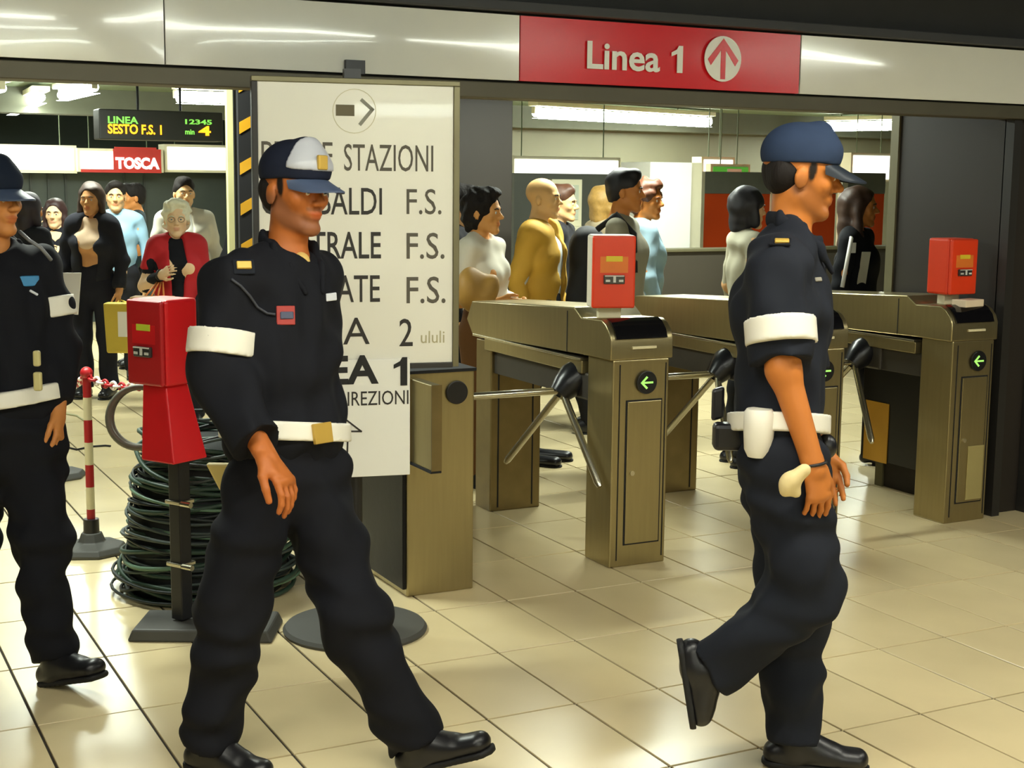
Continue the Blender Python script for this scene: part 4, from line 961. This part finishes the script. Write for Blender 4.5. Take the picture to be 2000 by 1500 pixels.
    if crest:
        sdf_object('crest', [ell(P(0, -.012, .052), (.0915 * q, .1115 * q, .0895 * q), F, .01, cuts=[(P(0, .045, 0), -f), (P(0, 0, .066), -u)]), cone(P(0, .05, .07), P(0, .035, .118), .049, .032, r, 1.3, s=.03, cuts=[(P(0, .045, 0), -f), (P(0, 0, .066), -u)])], .005, [mat('cap_silver', '#b4b6be', .35)], crown)
        build('badge', MB().box(P(.004, .104, .082), (.034, .012, .04), X=r, Y=f), gold, crown, bevel=.004)
        build('piping', MB().tube([P(.079 * math.sin(a), .101 * math.cos(a) - .006, .054) for a in np.linspace(-1.15, 1.15, 15)], .0045, 6), mat('piping_white', '#e8e8e4', .4), crown, smooth=True)
    return root, sh, bl, b_

# --- officer in the middle ---------------------------------------------------
def JM():
    b = 3.98; d = lambda x, y, o=0.: D(x, y, b + o)
    J = dict(head=d(578, 372, .0), hf=nrm(facing(50) * 1.0 - UP * .06), hu=nrm(UP + RGT * .05), neck=d(560, 500, .03), chest=d(546, 640, .03), pelvis=d(560, 872, .02), bf=facing(48),
             shR=d(448, 556, -.10), shL=d(612, 545, .14), elR=d(428, 735, -.12), elL=d(592, 725, .22), wrR=d(516, 884, -.24), wrL=d(560, 840, .24),
             hipR=d(515, 935, -.03), hipL=d(607, 930, .07), knR=d(450, 1200, -.05), knL=d(694, 1215, -.02), anR=d(410, 1452, .0), anL=d(806, 1442, .02))
    J['anR'][2] = .092; J['anL'] = D(812, 1443, 4.0)
    J['toR'] = J['anR'] + nrm(facing(62)) * .21; J['soleR'] = UP
    fl_ = facing(70); J['soleL'] = nrm(UP * .93 - fl_ * .36); J['toL'] = J['anL'] + nrm(fl_ * .93 + UP * .36) * .22
    J['hdR'] = nrm(d(590, 985, -.28) - J['wrR']); J['hnR'] = nrm(-RGT * .7 - FWDH * -.3 - UP * .25); J['curlR'] = 32
    J['base'] = mid(J['anR'], J['anL']); J['ar'] = (.060, .064, .060, .044); J['hsc'] = 1.15; J['sc'] = 1.0; J['hs'] = 1.02; J['bands'] = 'R'; J['bandt'] = .64; J['beltz'] = .045; J['vis'] = .30
    J['beltup'] = nrm(nrm(J['chest'] - J['pelvis']) - RGT * -.10)
    return J
J = JM()
r_, sh, bl, bd = officer(J, 'person in navy police uniform and silver-fronted cap, walking right in front of the white sign', navy, cap_m=cloth('cap_navy', '#1b2030'), skin=skin_mat('skin_officer', '#b4662f', '#7d5138'), beard=True, crest=True)
sticker('epaulette', 476, 522, .058, .042, sh, navy2, sh, .008); sticker('rank_badge', 476, 520, .040, .022, sh, gold, sh, .016)
sticker('chest_patch', 558, 616, .050, .052, sh, redtag, sh, .005); sticker('chest_patch_centre', 560, 616, .036, .02, sh, mat('patch_blue', '#4a4f66', .6), sh, .010)
sticker('name_tag', 646, 580, .05, .022, sh, whtag, sh, .006)
lp = surf([(452, 545), (470, 558), (488, 578), (503, 600), (522, 612), (538, 614)], sh)
if len(lp) > 2: build('lanyard', MB().tube(lp, .004, 6), mat('cord_dark', '#34363e', .6), sh, smooth=True)
bk = sticker('buckle', 628, 846, .062, .056, bl, gold, bl, .014)
c_ = D(432, 930, 4.12); hol = MB().add([c_ + RGT * .05 + UP * .035, c_ - RGT * .045 + UP * .035, c_ - RGT * .005 - UP * .045, c_ + RGT * .015 - UP * .045] + [v + FWDH * .03 for v in (c_ + RGT * .05 + UP * .035, c_ - RGT * .045 + UP * .035, c_ - RGT * .005 - UP * .045, c_ + RGT * .015 - UP * .045)], [(0, 1, 2, 3), (7, 6, 5, 4), (0, 4, 5, 1), (1, 5, 6, 2), (2, 6, 7, 3), (3, 7, 4, 0)])
tag(build('holster', hol, mat('holster_cream', '#d8c070', .5), r_, bevel=.006), 'cream leather holster behind the hip')
# undershirt at the collar
build('undershirt', MB().sphere(J['neck'] + J['bf'] * .062 - UP * .012, (.026, .026, .026)), mat('undershirt_cream', '#cfae62', .8), r_, smooth=True)

# --- officer at the right -----------------------------------------------------
def JR():
    b = 3.98; d = lambda x, y, o=0.: D(x, y, b + o)
    J = dict(head=d(1566, 340, .0), hf=nrm(facing(88) - UP * .12), hu=UP, neck=d(1543, 462, .02), chest=d(1526, 600, .02), pelvis=d(1520, 862, .0), bf=facing(80),
             shR=d(1516, 528, -.15), shL=d(1550, 522, .18), elR=d(1530, 722, -.19), elL=d(1560, 730, .26), wrR=d(1588, 905, -.20), wrL=d(1600, 880, .22),
             hipR=d(1530, 915, -.09), hipL=d(1532, 915, .09), knR=d(1580, 1158, -.10), knL=d(1546, 1200, .10), anR=d(1392, 1300, -.06), anL=d(1548, 1460, .08))
    J['anL'][2] = .092; f = facing(78)
    J['toL'] = J['anL'] + f * .215; J['soleL'] = UP
    J['toR'] = D(1412, 1430, 3.92); sd = nrm(J['knR'] - J['anR']); fd = nrm(J['toR'] - J['anR']); ux = nrm(RGT * .86 + UP * .5); J['soleR'] = nrm(ux - fd * (ux @ fd)); 
    J['toR'] = J['anR'] + fd * .165
    J['hdR'] = nrm(d(1606, 1015, -.20) - J['wrR']); J['hnR'] = nrm(-RGT * .5 + FWDH * .8); J['curlR'] = 30
    J['base'] = J['anL']; J['ar'] = (.062, .062, .046, .034); J['hsc'] = 1.08; J['sc'] = 1.0; J['hs'] = 1.03; J['bands'] = 'R'; J['bandt'] = .62; J['beltz'] = .05; J['vis'] = .42; J['lr'] = (.098, .082, .080, .064)
    return J
J = JR()
r_, sh, bl, bd = officer(J, 'person in short sleeved navy uniform and blue peaked cap, walking in profile at the right', navy2, short=True, cap_m=cloth('cap_blue', '#27344c'), skin=skin_mat('skin_officer2', '#c07434', '#8a5226'), beard=True, visor_dark=True)
sticker('epaulette', 1524, 474, .056, .040, sh, navy, sh, .008); sticker('rank_badge', 1527, 476, .038, .018, sh, gold, sh, .016)
sticker('name_tag', 1597, 546, .03, .012, sh, mat('tag_dull', '#8a8578', .5), sh, .006)
build('neckerchief', MB().sphere(J['neck'] + J['bf'] * .085 - UP * .045, (.016, .016, .024)), mat('neck_red', '#c8281c', .7), r_, smooth=True)
cb = D(1482, 838, 3.82)
tag(build('holster', MB().lathe(cb - UP * .075, [(.028, 0), (.038, .02), (.042, .08), (.041, .12), (.034, .13)], 16), band_m, r_, smooth='auto'), 'white leather holster on the belt')
cb = D(1428, 852, 3.95); tag(build('pouch', MB().box(cb, (.10, .06, .075), X=RGT), blackp, r_, bevel=.012), 'black belt pouch')
cb = D(1402, 788, 4.0); tag(build('radio', MB().box(cb, (.035, .03, .09), X=nrm(RGT + UP * .3)), blackp, r_, bevel=.008), 'black radio at the back of the belt')
cb = D(1614, 872, 4.0); tag(build('torch', MB().sphere(cb, (.03, .03, .036), 14, 10), blackp, r_, smooth=True), 'round black torch head on the belt')
wr = J['wrR']; hd = J['hdR']
build('watch_strap', MB().tube([wr + nrm(np.cross(hd, FWDH)) * .034 * math.cos(a) + FWDH * .03 * math.sin(a) + hd * .0 for a in np.linspace(0, 2 * math.pi, 17)[:-1]], .0045, 6, closed=True), blackp, r_, smooth=True)
gp = D(1548, 938, 3.72)
gl = sdf_object('glove', [cone(gp - RGT * .015 - UP * .015, gp + RGT * .03 + UP * .025, .020, .017, s=.02), cone(gp - RGT * .012, gp - RGT * .02 - UP * .03, .013, .010, s=.015), cone(gp, gp + RGT * .012 - UP * .035, .013, .009, s=.015)], .006, [mat('glove_cream', '#dcc892', .7)], r_, noise=(.004, 60, 2)); gl['label'] = 'crumpled cream glove held against the wrist'

# --- officer at the left edge -------------------------------------------------
def JL():
    b = 4.66; d = lambda x, y, o=0.: D(x, y, b + o)
    J = dict(head=d(-14, 388, .0), hf=nrm(facing(62) - UP * .03), hu=UP, neck=d(-12, 492, .03), chest=d(0, 600, .03), pelvis=d(20, 790, .0), bf=facing(35),
             shR=d(-92, 540, -.10), shL=d(82, 532, .10), elR=d(-125, 690, -.12), elL=d(112, 672, .12), wrR=d(-120, 830, -.2), wrL=d(112, 806, .04),
             hipR=d(-30, 845, -.05), hipL=d(62, 842, .05), knR=d(-60, 1060, .1), knL=d(78, 1058, -.02), anR=d(-120, 1270, .2), anL=d(106, 1283, -.02))
    J['anR'][2] = .1; f = facing(62)
    J['toR'] = J['anR'] + f * .2; J['soleL'] = nrm(UP * .96 - f * .26); J['toL'] = J['anL'] + nrm(f * .96 + UP * .26) * .2
    J['hdL'] = nrm(D(118, 895, 4.66) - J['wrL']); J['hnL'] = nrm(-RGT); J['curlL'] = 35
    J['base'] = J['anL']; J['sc'] = .97; J['hs'] = 1.0; J['bands'] = 'L'; J['bandt'] = .5; J['beltz'] = .03; J['lr'] = (.090, .080, .074, .062)
    J['beltup'] = nrm(UP + RGT * -.12)
    return J
J = JL()
r_, sh, bl, bd = officer(J, 'navy uniformed person with a blue chest tag, cut off by the left picture edge', navy, cap_m=cloth('cap_dark', '#1c2434'), skin=sk1)
sticker('chest_tag', 56, 549, .072, .034, sh, bluetag, sh, .006); sticker('pin', 66, 572, .03, .008, sh, whtag, sh, .006, rot=-.6)
sticker('buckle', 8, 762, .05, .06, bl, gold, bl, .014)
tag(build('cord', MB().tube([D(38, 452, 4.52), D(58, 470, 4.5), D(80, 484, 4.5), D(100, 508, 4.54)], .006, 6), mat('cord_grey', '#77787c', .5), r_, smooth=True), 'grey shoulder cord')
tag(build('keys', MB().box(D(72, 700, 4.5), (.022, .02, .05), X=RGT).box(D(74, 745, 4.5), (.026, .02, .06), X=RGT), mat('key_cream', '#c9bf86', .4), r_, bevel=.006), 'pale key holder hanging over the belt')

# --- people beyond the gates ---------------------------------------------------
brownh = mat('hair_brown', '#4a2c1a', .55, var=.3, scale=60); blond = mat('hair_blond', '#b08a48', .55, var=.3, scale=60); whiteh = mat('hair_white', '#dcd6b8', .6, var=.15, scale=60); auburn = mat('hair_auburn', '#2e1614', .55, var=.3, scale=60)
# left group
R1, J1, t1, _ = bystander(107, 418, 11.7, 5, 'person with long dark auburn hair in a black V-neck top', sk4, 'long', auburn, cloth('vneck_black', '#1a1a22'), female=True, top='top',
    arms=dict(elL=(-.21, .06, 1.14), wrL=(-.13, .22, 1.22), elR=(.23, -.02, 1.16), wrR=(.16, .12, 1.40)), noise=.005)
sticker('neckline', 108, 458, .09, .10, t1, sk4, t1, .004, rot=.785)
tag(build('bag_strap', MB().tube([J1['shR'] + UP * .05 - J1['bf'] * .08, J1['shR'] + UP * .075, J1['shR'] + J1['bf'] * .09 - UP * .03, J1['shR'] + J1['bf'] * .12 - UP * .3], .012, 8), mat('strap_silver', '#a8a494', .5), R1, smooth=True), 'pale bag strap over the shoulder')
R2, J2, t2, j2 = bystander(178, 390, 10.5, -4, 'person with a bare midriff in an open black jacket and pale crop top', skin_mat('skin_mid', '#c9925e'), 'bob', mat('hair_dkbrown', '#3a281c', .6), mat('crop_beige', '#dcc0a0', .8, var=.2, scale=5), female=True, top='crop_top',
    jacket='jacket', jacket_m=cloth('jacket_black', '#23242c'), crop_z=1.13, jopen=1.05, trou_m=cloth('jeans_dark', '#1e1f29'), arms=dict(elR=(.24, -.02, 1.14), wrR=(.25, .05, .90)), jhem=-.02)
R3, J3, t3, _ = bystander(226, 384, 11.5, 12, 'person in a light blue shirt behind the bare midriff', sk2, 'short', hair_dk, mat('shirt_light_blue', '#8fb4cc', .8, var=.1))
R4, J4, t4, _ = bystander(259, 386, 12.2, -70, 'person in a dark green grey jacket with head bowed, left of the red coat', sk1, 'short', hair_dk, cloth('jacket_teal', '#29363a'), head_deg=-60, top='jacket')
R5, J5, t5, j5 = bystander(360, 378, 10.9, 25, 'person in a pale grey suit behind the white haired person', sk2, 'short', hair_dk, mat('shirt_white', '#dcdcd4', .8), jacket='suit_jacket', jacket_m=mat('suit_pale', '#c9c4b4', .85, var=.08), trou_m=mat('suit_pale', '#c9c4b4', .85), arms=dict(elR=(.22, -.02, 1.14)), jhem=.1)
R6, J6, t6, j6 = bystander(345, 428, 9.3, 12, 'person with white hair in a red open coat, holding bag handles', sk4, 'wavy', whiteh, cloth('top_black', '#17171c'), female=True, jacket='coat', jacket_m=mat('coat_red', '#b4161e', .8, var=.12), hs=1.6,
    arms=dict(elR=(.25, .0, 1.10), wrR=(.12, .22, 1.20), elL=(-.22, -.02, 1.12), wrL=(-.20, .05, .9)), jhem=.25, jopen=.8, jsleeve=.3)
J = J6; tag(build('watch', MB().tube([J['wrR'] + nrm(np.cross(J['wrR'] - J['elR'], UP)) * .034 * math.cos(a) + UP * .034 * math.sin(a) for a in np.linspace(0, 2 * math.pi, 13)[:-1]], .007, 6, closed=True), blackp, R6, smooth=True), 'dark wristwatch')
r, f, u = headframe(J)
for s_ in (-1, 1):
    ge = J['head'] + r * s_ * .031 + f * .105; build('glasses', MB().tube([ge + r * .021 * math.cos(a) + u * .017 * math.sin(a) for a in np.linspace(0, 2 * math.pi, 13)[:-1]], .0022, 6, closed=True), mat('glasses_rim', '#7a6a58', .3), R6)
R0, J0, t0, _ = bystander(57, 412, 9.8, 150, 'person with dark hair turned away, just right of the left officer\'s face', sk1, 'bob', mat('hair_plum', '#241a22', .6), cloth('coat_dark', '#23242a'), top='coat', female=True)
# bags and the sheet
sh_c = D(135, 573, 10.5); a_, b_ = D(111, 533, 10.15), D(158, 533, 10.15); c0, c1 = D(152, 615, 10.15), D(126, 612, 10.15)
tag(build('paper_sheet', MB().add([a_, b_, c0, c1] + [v + FWDH * .012 for v in (a_, b_, c0, c1)], [(0, 1, 2, 3), (7, 6, 5, 4), (0, 4, 5, 1), (1, 5, 6, 2), (2, 6, 7, 3), (3, 7, 4, 0)]), whitep, None), 'large blank white sheet held low between the two dark haired people', 'sheet')
cb = D(243, 640, 10.25); t = thing('shopping_bag', (cb[0], cb[1], cb[2] - .2), 'yellow and white shopping bag left of the red validator', 'bag')
build('bag_body', MB().box(cb, (.24, .10, .36), X=RGT, taper=1.12), mat('bag_yellow', '#c9b03c', .6), t, bevel=.012); _h = J2['wrL'] - UP * .07; build('handle', MB().tube([cb - RGT * .05 + UP * .17, _h, cb + RGT * .05 + UP * .17], .006, 6), mat('bag_yellow', '#c9b03c', .6), t); build('bag_panel', MB().box(cb + RGT * .03 - FWDH * .055 + UP * .03, (.12, .006, .18), X=RGT), whitep, t)
cb = D(300, 640, 9.05); t = thing('carrier_bag', (cb[0], cb[1], cb[2] - .2), 'bag with orange handles held by the person in the red coat', 'bag')
build('bag_body', MB().box(cb, (.26, .12, .40), X=RGT, taper=1.05), mat('bag_tan', '#b08a58', .7), t, bevel=.015)
for o_ in (-.035, .05): build('handle', MB().tube([cb + RGT * (o_ - .02) + UP * .19, J6['wrR'] * .9 + J6['elR'] * .1 - UP * .04 + RGT * (o_ * .3 - .006), J6['wrR'] * .9 + J6['elR'] * .1 - UP * .04 + RGT * (o_ * .3 + .006), cb + RGT * (o_ + .02) + UP * .19], .006, 6), mat('handle_orange', '#d8803a', .6), t, smooth=True)
# person whose head is hidden behind the sign
bystander(522, 400, 7.3, 10, 'person in black mostly hidden between the striped post and the middle officer', sk3, 'short', hair_dk, cloth('coat_black2', '#1a1b1e'), top='coat')
# right group
bystander(903, 402, 8.3, 80, 'person with dark hair mostly hidden behind the right edge of the white sign', sk2, 'short', hair_dk, blackcloth, top='coat')
R8, J8, t8, _ = bystander(945, 415, 7.6, 62, 'person with short black hair in a white blouse, right of the white sign', skin_mat('skin_gold', '#d89a58'), 'wavy', hair_dk, mat('blouse_white', '#e4decc', .8, var=.08), female=True, top='blouse', head_deg=70, trou_m=cloth('skirt_brown', '#6e4c2c'),
    arms=dict(elR=(.21, -.04, 1.12), wrR=(.12, .16, 1.10), elL=(-.2, 0, 1.12), wrL=(-.1, .18, 1.08)), hs=1.7, sleeve=.9)
tag(sdf_object('handbag', [ell(D(930, 566, 7.36), (.12, .07, .12), s=.03)], .012, [mat('bag_golden', '#a8803c', .6, var=.2)], None, noise=(.012, 30, 4)), 'soft golden brown bag held by the person in the white blouse', 'bag')
R9, J9, t9, j9 = bystander(1062, 388, 8.2, 68, 'person with a bald head in a mustard yellow jacket, facing right', skin_mat('skin_bald', '#e0b478'), None, None, mat('shirt_pale', '#cfd2d0', .8), jacket='jacket', jacket_m=mat('jacket_mustard', '#c99c34', .75, var=.12), head_deg=74, jhem=.0,
    arms=dict(elR=(.21, -.08, 1.12), wrR=(.20, -.02, .87), knR=(.08, -.12, .5), knL=(-.08, -.10, .5), anR=(.08, -.22, .08), anL=(-.08, -.18, .08)))
bystander(1098, 398, 9.3, 75, 'person in a dark suit standing just behind the bald person', sk2, 'short', brownh, cloth('suit_dark', '#2a2a2e'), top='suit', arms=dict(knR=(.08, .14, .5), knL=(-.08, .12, .5), anR=(.08, .26, .08), anL=(-.08, .22, .08)))
bystander(1182, 398, 10.0, 120, 'person with blond hair behind the person with the black backpack', sk2, 'bob', blond, mat('top_sand', '#b8a888', .8), female=True)
R12, J12, t12, _ = bystander(1222, 374, 8.0, 72, 'person with dark hair in a grey sweatshirt carrying a black backpack', sk3, 'short', mat('hair_black', '#16141a', .55, var=.3, scale=60), mat('sweat_grey', '#8e8a76', .85, var=.1), head_deg=80, top='sweatshirt', noise=.008)
J = J12; bp = mid(J['chest'], J['pelvis'], .35) - J['bf'] * .21
bpk = sdf_object('backpack', [cone(bp + UP * .16, bp - UP * .16, .10, .115, nrm(np.cross(UP, J['bf'])), 1.25, s=.03)], .011, [blackm], R12, noise=(.008, 30, 9))
build('strap', MB().tube([J['shR'] * .7 + J['neck'] * .3 - J['bf'] * .11 - UP * .02, J['shR'] * .7 + J['neck'] * .3 + UP * .065, J['shR'] * .7 + J['neck'] * .3 + J['bf'] * .10 - UP * .04, J['shR'] * .75 + J['neck'] * .25 + J['bf'] * .11 - UP * .25], .018, 8), blackm, bpk, smooth=True)
bystander(1264, 392, 8.8, 95, 'person with reddish brown hair in a pale denim shirt, left of the white cabinet', sk3, 'wavy', mat('hair_red_brown', '#5c3218', .55, var=.3, scale=60), mat('denim_pale', '#8aa6b4', .85, var=.12), female=False, head_deg=60, trou_m=mat('denim_blue', '#5a7486', .85))
bystander(1462, 408, 8.2, 100, 'person with a black bob behind the back of the officer in the blue cap', sk2, 'bob', mat('hair_black', '#16141a', .55), mat('top_pale_grey', '#a8a48e', .8), female=True, head_deg=110)
R16, J16, t16, _ = bystander(1680, 405, 8.4, 60, 'person with long brown hair in a black tracksuit top with white stripes', sk3, 'long', mat('hair_dark_brown', '#3a2416', .55, var=.3, scale=60), cloth('track_black', '#15161a'), female=False, head_deg=72, top='tracksuit_top', arms=dict(knR=(.09, .16, .5), knL=(-.09, .14, .5), anR=(.09, .24, .08), anL=(-.09, .20, .08)))
J = J16
for sd in 'R':
    a, b = J['sh' + sd], J['el' + sd]; o_ = -FWDH * .072
    build('stripe', MB().tube([J['neck'] + o_ * .9 + RGT * -.06, a + o_ * .9 + UP * .02, b + o_ * .8], .012, 6), whitep, t16, smooth=True)
sticker('emblem', 1664, 484, .05, .06, t16, whitep, t16, .006)
sticker('front_stripe', 1684, 540, .055, .30, t16, mat('stripe_cream', '#c9c4ae', .6), t16, .008)
